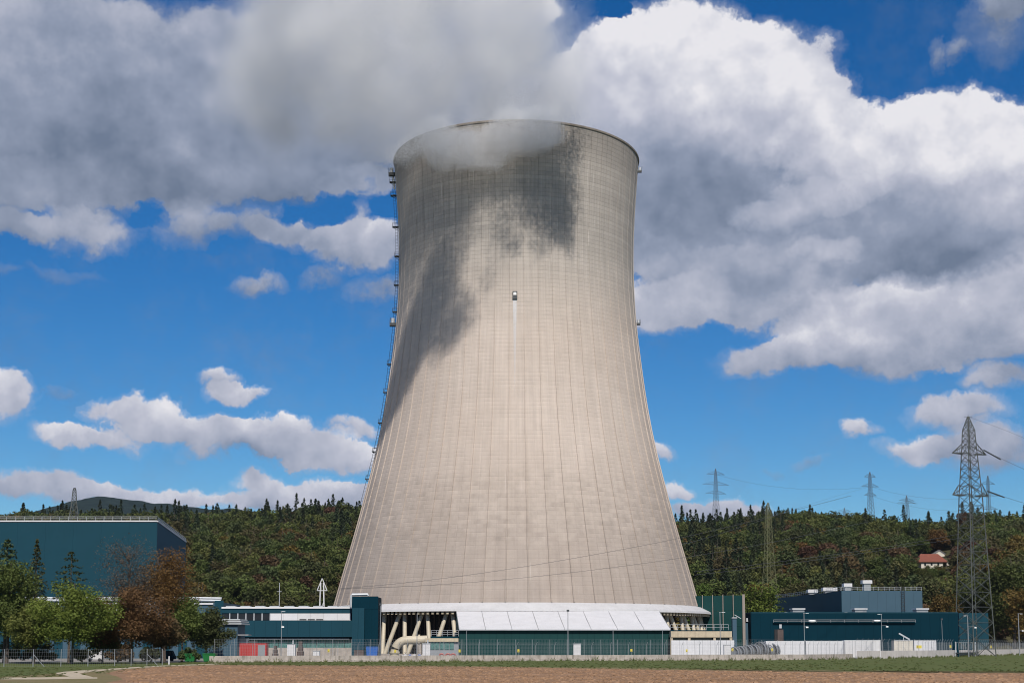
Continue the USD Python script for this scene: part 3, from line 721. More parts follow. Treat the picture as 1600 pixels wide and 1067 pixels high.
def cards(pos, size, rng, up=.35, aspect=.62):
    """Leaf sized quads, bent along the middle, at the given points."""
    n = len(pos)
    nrm = rng.normal(size=(n, 3)); nrm[:, 2] = np.abs(nrm[:, 2]) + up; nrm /= np.linalg.norm(nrm, axis=1, keepdims=True)
    t = np.cross(nrm, rng.normal(size=(n, 3))); t /= np.linalg.norm(t, axis=1, keepdims=True) + 1e-9
    b = np.cross(nrm, t)
    s = (size * (.65 + .7 * rng.random(n)))[:, None]
    v = np.stack([pos - t * s, pos - b * s * aspect + nrm * s * .12, pos + t * s, pos + b * s * aspect + nrm * s * .12], 1).reshape(-1, 3)
    i = np.arange(n)[:, None] * 4
    return v, np.concatenate([i + [0, 1, 2], i + [0, 2, 3]])

def branches(rng, H, rad, base, n, r0, up=.5):
    mb = MB()
    zz = np.linspace(0, H * .92, 8); wob = np.cumsum(rng.normal(0, .012 * H, (8, 2)), 0) * np.linspace(0, 1, 8)[:, None]
    mb.tube(np.c_[wob, zz], r0 * (1 - .88 * zz / H) * np.r_[1.35, np.ones(7)], 7)
    for k in range(n):
        z = base * H + (H * .85 - base * H) * rng.random(); a = rng.random() * 6.283; L = rad * (.5 + .5 * rng.random()) * (1 - .55 * (z / H - base) / (1 - base))
        p = np.array([np.interp(z, zz, wob[:, 0]), np.interp(z, zz, wob[:, 1]), z]); d = np.array([math.cos(a), math.sin(a), up])
        mid = p + d * L * .5 + rng.normal(0, .05 * L, 3); end = p + d * L * np.array([1, 1, 1.1])
        rr = r0 * .38 * (1 - .7 * z / H)
        mb.tube([p, mid, end], np.array([rr, rr * .6, rr * .18]), 5)
        for s in range(2):
            e2 = mid + (end - mid) * .4 + rng.normal(0, .28 * L, 3) * [1, 1, .6]
            mb.tube([mid, (mid + e2) / 2 + rng.normal(0, .04 * L, 3), e2], np.array([rr * .45, rr * .3, rr * .1]), 4)
    return mb

def broadleaf(seed, H, W, n, size, base=.22, clumps=34, shape=1.0, fill=.5, lump_r=.13):
    """Crown points for a tree H tall and W wide: leaf clumps set through an uneven egg."""
    rng = np.random.default_rng(seed); pts = []
    cz, rz_ = H * (base + 1) / 2, H * (1 - base) / 2
    for k in range(clumps):
        d = rng.normal(size=3); d /= np.linalg.norm(d)
        u = rng.random() ** .45
        lump = 1 + .22 * math.sin(3 * math.atan2(d[1], d[0]) + seed) + .15 * math.sin(5 * d[2] + seed)
        flat = (1 - .35 * max(0, -d[2])) * (1 if d[2] < 0 else shape)
        c = np.array([d[0] * W / 2 * u * lump * .85, d[1] * W / 2 * u * lump * .85, cz + d[2] * rz_ * u * .88 * flat])
        r = (lump_r + .10 * rng.random()) * (W + H) / 2
        m = int(n / clumps * (.6 + .8 * rng.random()))
        q = rng.normal(size=(m, 3)); q /= np.linalg.norm(q, axis=1, keepdims=True)
        q *= (rng.random((m, 1)) ** fill) * r * [1, 1, .72]
        pts.append(c + q)
    pts = np.vstack(pts); pts = pts[pts[:, 2] > H * base * .6]
    return cards(pts, size, rng), rng

def conifer(seed, H, W, tiers, per, size, base=.06, gap=.0, droop=.25, power=.9):
    rng = np.random.default_rng(seed); pts = []
    for k in range(tiers * 9):
        t = rng.random() ** 1.35
        if gap and math.sin(t * tiers * 1.1 + seed) < gap * 2 - 1: continue
        z = H * (base + (1 - base) * t)
        L = (W / 2 * (1 - t) ** power + .15) * (.72 + .4 * rng.random()); a = rng.random() * 6.283
        m = max(3, int(per * (.25 + .9 * L / (W / 2))))
        s = rng.random(m) ** .6
        p = np.stack([np.cos(a) * s * L, np.sin(a) * s * L, z - droop * s * L + .05 * L * rng.normal(size=m)], 1)
        p[:, :2] += rng.normal(0, .07 * L + .04, (m, 2))
        pts.append(p)
    pts.append(np.c_[rng.normal(0, .07, (14, 2)), H * (.93 + .075 * rng.random(14))])
    return cards(np.vstack(pts), size, rng, up=.6, aspect=.5), rng

def tree_parts(parent, crown, leaf, trunk):
    obj('trunk', trunk, 'bark', parent)
    obj('crown', crown, leaf, parent)

def class_of(name):
    return stage.CreateClassPrim('/World/' + name)
def copy_of(cls, name, loc, rz, s, label, cat, group=None):
    x = UsdGeom.Xform.Define(stage, numbered('/World', name))
    x.AddTranslateOp().Set(Gf.Vec3d(*map(float, loc))); x.AddRotateZOp().Set(float(rz)); x.AddScaleOp().Set(Gf.Vec3f(*map(float, s)))
    x.GetPrim().GetReferences().AddInternalReference(cls.GetPath()); x.GetPrim().SetInstanceable(True)
    tag(x, label, cat, group)
    return x

# kinds of tree on the hillside, one metre per unit of an about 20 m tall tree
KINDS = {}
def kind_broad(name, leaf, seed, H=17, W=13, n=2000, base=.12):
    cr, r = broadleaf(seed, H, W, n, .62, base, 17, fill=.30, lump_r=.17)
    c = class_of(name); tree_parts(c, cr, leaf, branches(r, H, W * .4, .25, 5, .28)); KINDS[name] = (c, H)
def kind_con(name, leaf, seed, H=21, W=9.4, tiers=24, per=6):
    cr, r = conifer(seed, H, W, tiers, per, .60, power=.8)
    c = class_of(name); tree_parts(c, cr, leaf, MB().cyl((0, 0, 0), .28, H * .95, 6, .03)); KINDS[name] = (c, H)
kind_con('spruce_kind_dark', 'needle_dark', 1); kind_con('spruce_kind_tall', 'needle_dark', 2, 23, 9.0, 27); kind_con('spruce_kind_green', 'needle_green', 3, 19, 9.6)
kind_broad('beech_kind_green', 'leaf_green', 11); kind_broad('beech_kind_wide', 'leaf_dark', 12, 17, 13); kind_broad('beech_kind_olive', 'leaf_olive', 13, 18, 12)
kind_broad('beech_kind_brown', 'leaf_brown', 14, 17, 10); kind_broad('beech_kind_ochre', 'leaf_ochre', 15, 17, 11)
INFO = {'spruce_kind_dark': ('spruce_tree', 'dark narrow spruce', 'spruce'), 'spruce_kind_tall': ('spruce_tree', 'tall dark spruce', 'spruce'), 'spruce_kind_green': ('spruce_tree', 'greenish broad spruce', 'spruce'),
        'beech_kind_green': ('broadleaf_tree', 'green leafy broadleaf tree', 'tree'), 'beech_kind_wide': ('broadleaf_tree', 'dark green wide broadleaf tree', 'tree'), 'beech_kind_olive': ('broadleaf_tree', 'olive green broadleaf tree', 'tree'),
        'beech_kind_brown': ('autumn_tree', 'reddish brown autumn tree', 'tree'), 'beech_kind_ochre': ('autumn_tree', 'ochre yellow autumn tree', 'tree')}
rt = np.random.default_rng(31)
SKYLINE = np.array([(-100, 812), (245, 812), (290, 846), (291, 930), (350, 934), (352, 946), (548, 946), (549, 930), (560, 905), (600, 600), (1010, 600), (1062, 850), (1090, 930), (1165, 930), (1166, 956), (1206, 956), (1207, 934), (1315, 921), (1441, 918), (1442, 957), (1545, 957), (1546, 1004), (1700, 1004)], float)
forest = []
Yr = 606.0
while Yr < 1165:
    half = 0.40 * Yr + 20
    for x_ in np.arange(-half, half, 8.4):
        x = x_ + rt.uniform(-3.2, 3.2); Y = Yr + rt.uniform(-4, 4)
        px = 800 + FOC * x / Y
        if 640 < px < 975: continue
        z = float(hill_z(np.array(x), np.array(Y)))
        t = (Y - 600) / 520.0
        n = float(meshkit.noise(np.array([x / 55.0, Y / 70.0, 2.0]), 9)); m = rt.random()
        pine = .06 + .70 * max(0, t - .5) + (.28 if n > .58 else -.1)
        if 1040 < px < 1215: pine += .28
        if px > 1440: pine -= .15
        if t > .86: pine += .42
        if m < pine: k = rt.choice(['spruce_kind_dark', 'spruce_kind_tall', 'spruce_kind_green'], p=[.45, .25, .30])
        else:
            br = .13 if (1200 < px < 1330 and .1 < t < .65) or (px > 1500 and t > .2) or 430 < px < 480 else .03
            k = rt.choice(['beech_kind_green', 'beech_kind_wide', 'beech_kind_olive', 'beech_kind_brown', 'beech_kind_ochre'], p=[.36 - br / 2, .24, .34 - br / 2, br * .7 + .01, br * .3 + .05])
        s = rt.uniform(.72, 1.22) * (1.0 if t < .9 else .9)
        # the clearing below the farmhouse
        if 1405 < px < 1515 and 800 < Y < 905: continue
        if 1415 < px < 1500 and 690 < Y <= 800: s *= .42
        H = KINDS[k][1] * s
        top = HORIZON - FOC * (z + H - EYE) / Y
        sl = np.interp(px, SKYLINE[:, 0], SKYLINE[:, 1])
        forest.append((k, x, Y, z - .3, s, rt.uniform(0, 360), px, FOC * H / Y, top < sl - 8 and -20 < px < 1620))
    Yr += 9.4
order = sorted([i for i, f_ in enumerate(forest) if f_[8]], key=lambda i: -forest[i][7])
single = set(order[:270])
ZONES = ((330, 'beside the teal hall'), (385, 'above the dark window band'), (440, 'left of the white gantry'), (490, 'behind the white gantry'), (800, 'left of the cooling tower'),
         (1130, 'right of the cooling tower'), (1200, 'left of the greenish mast'), (1260, 'right of the greenish mast'), (1320, 'behind the rooftop fans'), (1380, 'above the upper block'), (1440, 'left of the farmhouse'), (1500, 'around the farmhouse'), (1560, 'behind the large pylon'), (9999, 'at the right edge'))
SLOPES = ((690, 'low on the slope'), (820, 'halfway up the slope'), (990, 'high on the slope'), (9999, 'on the ridge'))
ORD = ['first', 'second', 'third', 'fourth', 'fifth', 'sixth', 'seventh', 'eighth', 'ninth', 'tenth', 'eleventh', 'twelfth']
named = {}
for i in sorted(single, key=lambda i: forest[i][6]):
    k, x, Y, z, s, rz, px = forest[i][:7]
    named.setdefault((k, next(n for lim, n in ZONES if px < lim), next(n for lim, n in SLOPES if Y < lim)), []).append(i)
for (k, zone, slope), ids in named.items():
    nm, lb, ct = INFO[k]
    for q_, i in enumerate(ids):
        _, x, Y, z, s, rz = forest[i][:6]
        copy_of(KINDS[k][0], nm, (x, Y, z), rz, (s, s, s * (.92 + .16 * ((i * 37 % 100) / 100))), (ORD[min(q_, 11)] + ' ' if len(ids) > 1 else '') + f'{lb} {slope} {zone}', ct, f'{lb}s on the wooded hillside')
rest = {}
for i, (k, x, Y, z, s, rz, px, hp_, vis) in enumerate(forest):
    if i not in single: rest.setdefault(k, []).append((x, Y, z, s, rz))
pi = UsdGeom.PointInstancer.Define(stage, '/World/forest')
tag(pi, 'mixed autumn forest covering the hillside up to the ridge', 'forest', kind='stuff')
protos, P_, I_, S_, O_ = [], [], [], [], []
for n_, (k, lst) in enumerate(rest.items()):
    pr = UsdGeom.Xform.Define(stage, '/World/forest/' + INFO[k][0] + ('_%03d' % n_))
    pr.GetPrim().GetReferences().AddInternalReference(KINDS[k][0].GetPath())
    protos.append(pr.GetPath())
    for x, Y, z, s, rz in lst:
        P_.append((x, Y, z)); I_.append(n_); S_.append((s, s, s)); h_ = math.radians(rz) / 2; O_.append(Gf.Quath(math.cos(h_), 0, 0, math.sin(h_)))
pi.CreatePrototypesRel().SetTargets(protos)
pi.CreatePositionsAttr(Vt.Vec3fArray.FromNumpy(np.array(P_, np.float32))); pi.CreateProtoIndicesAttr(Vt.IntArray(I_))
pi.CreateScalesAttr(Vt.Vec3fArray.FromNumpy(np.array(S_, np.float32))); pi.CreateOrientationsAttr(Vt.QuathArray(O_))

# trees that stand nearer, one by one: (kind, name, column, row of the top, row of the foot, width in pixels, depth, ...)
def near_tree(shape, name, label, cat, px, top, foot, wpx, Y, leaf, seed, n=5200, size=.30, base=.15, gap=0.0, clumps=46, limbs=10, group=None, sub=0.0):
    zt = at(px, top, Y)[2]; H = zt; W = wpx * 1.16 / FOC * Y; n = int(n * 1.25)
    x = at(px, foot, Y)[0]
    t = thing(name, label, cat, (x, Y, 0), 0, group)
    if shape == 'broad':
        (cv_, cf_), r = broadleaf(seed, H, W, n, size, base, clumps)
        tr = branches(r, H, W * .42, base + .08, limbs, max(.16, H * .016))
    elif shape == 'bare':
        (cv_, cf_), r = broadleaf(seed, H, W, n, size, base, clumps, fill=.8)
        tr = branches(r, H, W * .5, base, limbs * 3, max(.15, H * .013), .9)
    else:
        (cv_, cf_), r = conifer(seed, H, W, int(n / 70), 7, size, base, gap, .12 if shape == 'pine' else .28, .55 if shape == 'pine' else .95)
        tr = MB().cyl((0, 0, 0), H * .014, H * .96, 7, .04)
    o = np.array([x, Y, 0])
    tv, tf = tr.get()
    obj('trunk', (tv + o, tf), 'bark', t); obj('crown', (cv_ + o, cf_), leaf, t)
    return t
near_tree('pine', 'pine_tree', 'dark pine cut by the left edge of the photo', 'pine', 6, 843, 1035, 62, 268, 'needle_green', 41, 5000, .34, .30, .15)
near_tree('broad', 'broadleaf_tree', 'big green tree at the left edge below the dark pine', 'tree', 10, 866, 1036, 92, 262, 'leaf_mid', 42, 15000, .23, .10)
near_tree('conifer', 'spruce_tree', 'slim olive spruce in front of the big teal hall', 'spruce', 52, 843, 1034, 66, 275, 'needle_olive', 43, 7600, .26, .15, .1)
near_tree('pine', 'pine_tree', 'tiered pine with flat branches in front of the teal hall', 'pine', 107, 862, 1034, 66, 270, 'needle_olive', 44, 3400, .30, .42, .55)
near_tree('broad', 'broadleaf_tree', 'bright green bushy tree below the tiered pine', 'tree', 112, 900, 1036, 104, 254, 'leaf_fresh', 45, 18000, .21, .08, clumps=60)
near_tree('broad', 'broadleaf_tree', 'low green tree between the left edge and the bright green tree', 'tree', 52, 930, 1036, 74, 256, 'leaf_mid', 46, 10000, .21, .08)
near_tree('bare', 'autumn_tree', 'tall half bare grey brown tree in front of the hall corner', 'tree', 205, 838, 1032, 108, 285, 'leaf_grey', 47, 6500, .15, .26, clumps=70, limbs=18)
near_tree('broad', 'autumn_tree', 'golden brown tree beside the half bare tree', 'tree', 256, 848, 1032, 76, 287, 'leaf_ochre', 48, 9000, .20, .30)
near_tree('broad', 'autumn_tree', 'rust red broad tree in the middle of the left grove', 'tree', 206, 916, 1034, 112, 262, 'leaf_rust', 49, 17000, .20, .12, clumps=70)
near_tree('broad', 'broadleaf_tree', 'dark green tree right of the rust red tree', 'tree', 284, 930, 1031, 72, 288, 'leaf_mid', 50, 11500, .21, .16)
near_tree('broad', 'broadleaf_tree', 'dark round tree at the right end of the left grove', 'tree', 322, 945, 1031, 62, 290, 'leaf_dark', 51, 11500, .21, .08)
near_tree('broad', 'broadleaf_tree', 'small green tree between the bright green tree and the rust red tree', 'tree', 160, 962, 1035, 60, 268, 'leaf_green', 52, 5000, .26, .08)
near_tree('broad', 'autumn_tree', 'low brown shrubby tree below the golden brown tree', 'tree', 252, 958, 1033, 60, 272, 'leaf_brown', 53, 4200, .26, .14)
for k_, (px, top, w_, lf, lb) in enumerate(((8, 1004, 46, 'leaf_dark', 'dark bush at the left edge behind the grove fence'), (62, 1008, 60, 'leaf_dark', 'dark low bush left of the bright green tree'), (128, 1010, 40, 'leaf_dark', 'small dark bush left of the white van'), (184, 1008, 54, 'leaf_brown', 'brown bush under the rust red tree'), (236, 1010, 44, 'leaf_dark', 'dark bush under the golden brown tree'), (300, 1012, 34, 'leaf_dark', 'dark bush between the two green skips'))):
    near_tree('broad', 'bush', lb, 'bush', px, top, 1034, w_, 276 + 2 * k_, lf, 80 + k_, 2200, .22, .02, clumps=20, limbs=4)
near_tree('broad', 'broadleaf_tree', 'bright green round tree behind the right end of the noise barrier', 'tree', 1191, 906, 990, 58, 470, 'leaf_fresh', 54, 4200, .46, .10)
near_tree('broad', 'broadleaf_tree', 'small bright green tree between cooling tower and noise barrier', 'tree', 1097, 903, 990, 40, 500, 'leaf_fresh', 55, 3000, .46, .10)
near_tree('broad', 'autumn_tree', 'orange brown tree behind the right teal hall', 'tree', 1476, 920, 1000, 44, 520, 'leaf_ochre', 56, 3600, .46, .10)
near_tree('broad', 'broadleaf_tree', 'tall dark green tree at the right edge of the photo', 'tree', 1585, 858, 1005, 90, 545, 'leaf_green', 57, 7000, .55, .05, clumps=60)
near_tree('broad', 'broadleaf_tree', 'dark green tree right behind the large pylon', 'tree', 1540, 880, 1005, 74, 560, 'leaf_dark', 58, 6000, .55, .05, clumps=60)
near_tree('broad', 'broadleaf_tree', 'green tree between the orange brown tree and the large pylon', 'tree', 1505, 890, 1002, 60, 575, 'leaf_green', 59, 4600, .55, .05)
near_tree('broad', 'autumn_tree', 'ochre tinged tree low at the right edge', 'tree', 1612, 905, 1008, 70, 520, 'leaf_ochre', 60, 4600, .50, .05)

# ------------------------------------------------------------------ buildings
def X(px, Y, z=0.0):
    """x of pixel column px at depth Y and height z."""
    zc = Y * math.cos(PITCH) + (z - EYE) * math.sin(PITCH)
    return (px - 800) / FOC * zc
def Z(py, Y): return float(at(800, py, Y)[2])

def panels(parent, p, q, z0, z1, n, mat, name='cladding_panel', t=.10, gap=.03, labels=None, tilt=0.0):
    """n upright panels side by side along the ground line p-q, standing proud of the wall towards the right hand side of the line."""
    p, q = np.asarray(p, float)[:2], np.asarray(q, float)[:2]
    d = (q - p) / np.linalg.norm(q - p); L = np.linalg.norm(q - p); nn = np.array([d[1], -d[0]]); a = math.degrees(math.atan2(d[1], d[0]))
    w = L / n
    for i in range(n):
        c = p + d * w * (i + .5) + nn * t / 2
        obj(name, MB().box((c[0], c[1], (z0 + z1) / 2), (w - gap, t, z1 - z0), a), mat[i % len(mat)] if isinstance(mat, list) else mat, parent)

def line_box(mb, p, q, z0, z1, t, out=0.0):
    p, q = np.asarray(p, float)[:2], np.asarray(q, float)[:2]
    d = (q - p) / np.linalg.norm(q - p); nn = np.array([d[1], -d[0]]); c = (p + q) / 2 + nn * (out + t / 2)
    return mb.box((c[0], c[1], (z0 + z1) / 2), (np.linalg.norm(q - p), t, z1 - z0), math.degrees(math.atan2(d[1], d[0])))

def railing(parent, p, q, z, h=1.1, step=2.0, mat='light_metal', r=.035, name='railing', rails=2):
    p, q = np.asarray(p, float), np.asarray(q, float); L = np.linalg.norm(q - p); n = max(1, int(L / step)); mb = MB()
    for i in range(n + 1):
        c = p + (q - p) * i / n; mb.bar((c[0], c[1], z), (c[0], c[1], z + h), r)
    for k in range(rails):
        zz_ = z + h * (k + 1) / rails; mb.bar((p[0], p[1], zz_), (q[0], q[1], zz_), r)
    return obj(name, mb, mat, parent)

# --- great teal hall at the left
Y1 = 480.0
c1 = np.array([X(245, Y1, 40), Y1]); c2 = np.array([X(290, 578, 40), 578.0]); c0 = np.array([X(-60, Y1, 40), Y1]); c3 = np.array([c0[0] - 12, 578.0])
zt = Z(814.5, Y1)
hall = thing('turbine_hall', 'huge windowless teal hall behind the trees at the left', 'building', (c1[0] - 30, Y1, 0))
obj('wall', MB().prism([c0, c1, c2, c3], 0, zt - .3), 'teal_cladding', hall)
panels(hall, c0, c1, 0, zt, 7, 'teal_cladding')
panels(hall, c1, c2, 0, zt, 6, 'teal_cladding')
mb = MB(); line_box(mb, c0, c1, zt - .1, zt + .35, .5, -.15); line_box(mb, c1, c2, zt - .1, zt + .35, .5, -.15)
obj('coping', mb, 'white_paint', hall)
mb = MB()
for a_, b_ in ((c0, c1), (c1, c2)):
    railing(hall, np.r_[a_, 0], np.r_[b_, 0], zt + .35, 1.3, 3.0, 'light_metal', .07)
dome_ = trimesh.creation.icosphere(2, 1.0); dv = dome_.vertices * [4.2, 4.2, 1.9] + [X(178, 500, 40), 500, zt - .2]
obj('skylight_dome', (dv, dome_.faces), 'white_paint', hall, smooth=True)

# --- low annex behind the left grove
Y2 = 360.0
a0 = np.array([X(30, Y2, 10), Y2]); a1 = np.array([X(349, Y2, 10), Y2]); zt2 = Z(941, Y2)
annex = thing('annex', 'low grey annex with white roof pipes half hidden by the left grove', 'building', ((a0[0] + a1[0]) / 2, Y2, 0))
obj('wall', MB().span((a0[0], Y2, 0), (a1[0], Y2 + 22, zt2)), 'blue_grey_cladding', annex)
panels(annex, (X(335, Y2, 10), Y2), a1, 0, zt2 + .5, 1, 'teal_cladding')
panels(annex, a0, (X(335, Y2, 10), Y2), zt2 - 4.2, zt2 - 1.6, 22, ['blue_grey_cladding', 'teal_cladding', 'white_sheet', 'blue_grey_cladding'], 'wall_panel')
panels(annex, a0, (X(335, Y2, 10), Y2), 0, zt2 - 4.3, 22, ['teal_cladding', 'blue_grey_cladding'], 'lower_panel')
obj('fascia', line_box(MB(), a0, (X(333, Y2, 10), Y2), zt2 - .5, zt2 - .1, .25, .12), 'white_sheet', annex)
for k, zz_ in enumerate((zt2 + .6, zt2 + 1.2)):
    obj('roof_pipe', MB().tube([(a0[0], Y2 + 1.0 + k, zz_), (X(300, Y2, 10), Y2 + 1 + k, zz_), (X(343, Y2, 10), Y2 + 1.2 + k, zz_ - .1)], .33, 8), 'light_metal', annex, smooth=50)
mb = MB()
for i_ in range(22):
    x_ = a0[0] + (a1[0] - a0[0]) * (i_ + .5) / 22
    mb.bar((x_, Y2 + 1.5, zt2 - .05), (x_, Y2 + 1.5, zt2 + 1.4), .07)
obj('pipe_supports', mb, 'light_metal', annex, kind='stuff')

# --- long teal office block with the white band
Y3 = 350.0
b0 = np.array([X(346, Y3, 8), Y3]); b1 = np.array([X(552, Y3, 8), Y3])
z_ = lambda py: Z(py, Y3)
office = thing('office_block', 'long low teal block with a band of white panels left of the cooling tower', 'building', ((b0[0] + b1[0]) / 2, Y3, 0))
obj('wall', MB().span((b0[0], Y3 + .4, z_(997)), (b1[0], Y3 + 16, z_(949.5))), 'teal_cladding_dark', office)
panels(office, b0, b1, z_(994.5), z_(969), 12, 'teal_cladding'); panels(office, b0, b1, z_(957.5), z_(950.5), 12, 'teal_cladding', 'parapet_panel', .14)
w0 = np.array([X(422, Y3, 8), Y3]); w1 = np.array([X(548, Y3, 8), Y3])
panels(office, w0, w1, z_(968.6), z_(957.9), 6, ['white_sheet', 'white_sheet', 'white_paint', 'white_paint', 'white_sheet', 'white_sheet'], 'white_panel', .07)
for k in range(3):
    xa = X(468 + k * 13, Y3, 8)
    obj('vent_slot', MB().span((xa, Y3 - .12, z_(968.0)), (xa + 1.7, Y3 - .02, z_(966.6))), 'dark_opening', office)
for k in range(6):
    xa, xb = b0[0] + (w0[0] - b0[0]) * k / 6, b0[0] + (w0[0] - b0[0]) * (k + 1) / 6
    wn = obj('window', MB().span((xa + .12, Y3 + .05, z_(968.6)), (xb - .12, Y3 + .3, z_(957.9))), 'dark_glass', office)
    obj('mullion', MB().span((xb - .12, Y3 - .08, z_(968.8)), (xb + .12, Y3 + .2, z_(957.7))), 'light_metal', wn)
obj('roof_edge', line_box(MB(), b0, b1, z_(950.4), z_(947.6), .5, -.1), 'white_sheet', office)
for k in range(9):
    xa = b0[0] + (b1[0] - b0[0]) * (k + .5) / 9
    obj('roof_vent', MB().span((xa - 1.2, Y3 + 2, z_(948)), (xa + 1.2, Y3 + 4, z_(945.6))), 'light_metal', office)
panels(office, b0 + [0, 1.6], b1 + [0, 1.6], z_(1012), z_(998.5), 14, 'green_glass', 'glazing_panel', .08, .12)
obj('plinth', MB().span((b0[0], Y3 + 1.5, 0), (b1[0], Y3 + 12, z_(1011.5))), 'wall_concrete', office)
obj('core', MB().span((b0[0] + .2, Y3 + 2.2, z_(1011)), (b1[0] - .2, Y3 + 12, z_(996))), 'dark_opening', office)
obj('canopy_lights', line_box(MB(), b0 + [1.0, .9], b1 + [-1, .9], z_(998.6), z_(997.0), .4), 'galvanised', office)

# --- stair tower
Y4 = 344.0
d0, d1, d2 = X(551, Y4, 8), X(570, Y4, 8), X(590.5, Y4, 8)
stair = thing('stair_tower', 'upright teal stair tower between the low block and the cooling tower legs', 'building', (d1, Y4, 0))
obj('shaft', MB().span((d0, Y4 + .2, 0), (d2, Y4 + 9, Z(932.3, Y4))), 'teal_cladding_dark', stair)
panels(stair, (X(549.5, Y4, 8), Y4 + .2), (d2, Y4 + .2), Z(951, Y4), Z(931.3, Y4), 3, 'teal_cladding_dark', 'upper_panel', .12)
panels(stair, (d0, Y4 - 1.0), (d1, Y4 - 1.0), 0, Z(949.5, Y4), 2, 'teal_cladding', 'front_panel', .5)
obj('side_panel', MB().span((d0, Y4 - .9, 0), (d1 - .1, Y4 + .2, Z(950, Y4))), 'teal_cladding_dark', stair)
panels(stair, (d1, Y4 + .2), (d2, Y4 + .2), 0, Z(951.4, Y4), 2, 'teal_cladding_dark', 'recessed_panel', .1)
zt4 = Z(932, Y4)
obj('roof_frame', MB().tube([(X(546, Y4, 8), Y4 + 3, Z(948, Y4)), (X(546, Y4, 8), Y4 + 3, Z(929, Y4)), (X(547, Y4, 8), Y4 + 3, Z(927.6, Y4)), (X(572, Y4, 8), Y4 + 3, Z(927.6, Y4)), (X(572.6, Y4, 8), Y4 + 3, Z(930, Y4))], .32, 8), 'light_metal', stair, smooth=50)

# --- small grey building left of the red container
Y5 = 300.0
e0, e1 = X(322, Y5, 5), X(371, Y5, 5)
gb = thing('small_building', 'small blue grey flat roofed building right of the left grove', 'building', ((e0 + e1) / 2, Y5, 0))
obj('wall', MB().span((e0, Y5 + .15, 0), (e1 - .1, Y5 + 9, Z(975, Y5))), 'blue_grey_cladding', gb)
panels(gb, (e0, Y5 + .15), (e1, Y5 + .15), 0, Z(975, Y5), 7, 'blue_grey_cladding')
for k, (zz_, w_) in enumerate(((975, 1.5), (971.5, 1.2), (968.5, .6))):
    obj('roof_slab', MB().span((e0 - 1, Y5 - .6 + .5 * k, Z(zz_, Y5)), (e1 + .6 * w_, Y5 + 9, Z(zz_ - 2, Y5))), 'light_metal', gb)
obj('canopy', MB().span((e1 - .1, Y5 + .5, Z(992.5, Y5)), (e1 + 2.2, Y5 + 4, Z(990.5, Y5))), 'galvanised', gb)

# --- tent roofed store hall in front of the tower
Y6, Y6b = 343.0, 364.0
h0, h1 = X(717.5, Y6, 6), X(1047, Y6, 6); r0, r1 = X(713, Y6b, 10), X(1030, Y6b, 10)
ze, zr_ = Z(982.5, Y6), Z(955, Y6b)
tent = thing('store_hall', 'long green store hall with a white panelled roof in front of the cooling tower', 'building', ((h0 + h1) / 2, Y6, 0))
obj('core', MB().span((h0 + .3, Y6 + .3, 0), (h1 - .3, Y6b - 1, ze - .1)), 'teal_cladding_dark', tent)
panels(tent, (h0, Y6 + .25), (h1, Y6 + .25), 0, ze - .25, 28, 'teal_cladding_green', 'wall_panel', .1, .04)
NP = 8
def roof_pt(u, v, up=0.0): return np.array([(h0 + (h1 - h0) * u) * (1 - v) + (r0 + (r1 - r0) * u) * v, Y6 * (1 - v) + Y6b * v - .6 * (1 - v), ze * (1 - v) + zr_ * v + up])
for k in range(NP):
    u0, u1 = k / NP + .0012, (k + 1) / NP - .0012
    v = []; 
    for up in (-.15, .10):
        for (a_, b_) in ((u0, 0), (u1, 0), (u1, .5), (u0, .5), (u1, 1), (u0, 1)):
            v.append(roof_pt(a_, b_, up + (-.12 if b_ == .5 else 0)))
    f = [[6, 7, 8, 9], [9, 8, 10, 11], [0, 3, 2, 1], [3, 5, 4, 2], [0, 1, 7, 6], [1, 2, 8, 7], [2, 4, 10, 8], [4, 5, 11, 10], [5, 3, 9, 11], [3, 0, 6, 9]]
    obj('roof_panel', (np.array(v), np.array(f)), 'white_sheet', tent)
for k in range(NP + 1):
    p, q = roof_pt(k / NP, 0, .02), roof_pt(k / NP, 1, .02)
    obj('roof_rib', MB().bar(p, q, .09), 'galvanised', tent)
obj('gutter', MB().bar(roof_pt(0, 0, -.22), roof_pt(1, 0, -.22), .17), 'galvanised', tent)
for u in (0.0, 1.0):
    tri = np.array([roof_pt(u, 0, -.2), roof_pt(u, 1, -.2), [roof_pt(u, 1)[0], Y6b, ze - .2]]); n3 = np.array([.12, 0, 0])
    obj('gable', (np.vstack([tri - n3, tri + n3]), np.array([[0, 1, 2], [3, 5, 4], [0, 3, 4], [0, 4, 1], [1, 4, 5], [1, 5, 2], [2, 5, 3], [2, 3, 0]])), 'teal_cladding_green', tent)
obj('rear_wall', MB().span((r0, Y6b - .8, 0), (r1, Y6b - .4, zr_ - .3)), 'teal_cladding_green', tent)

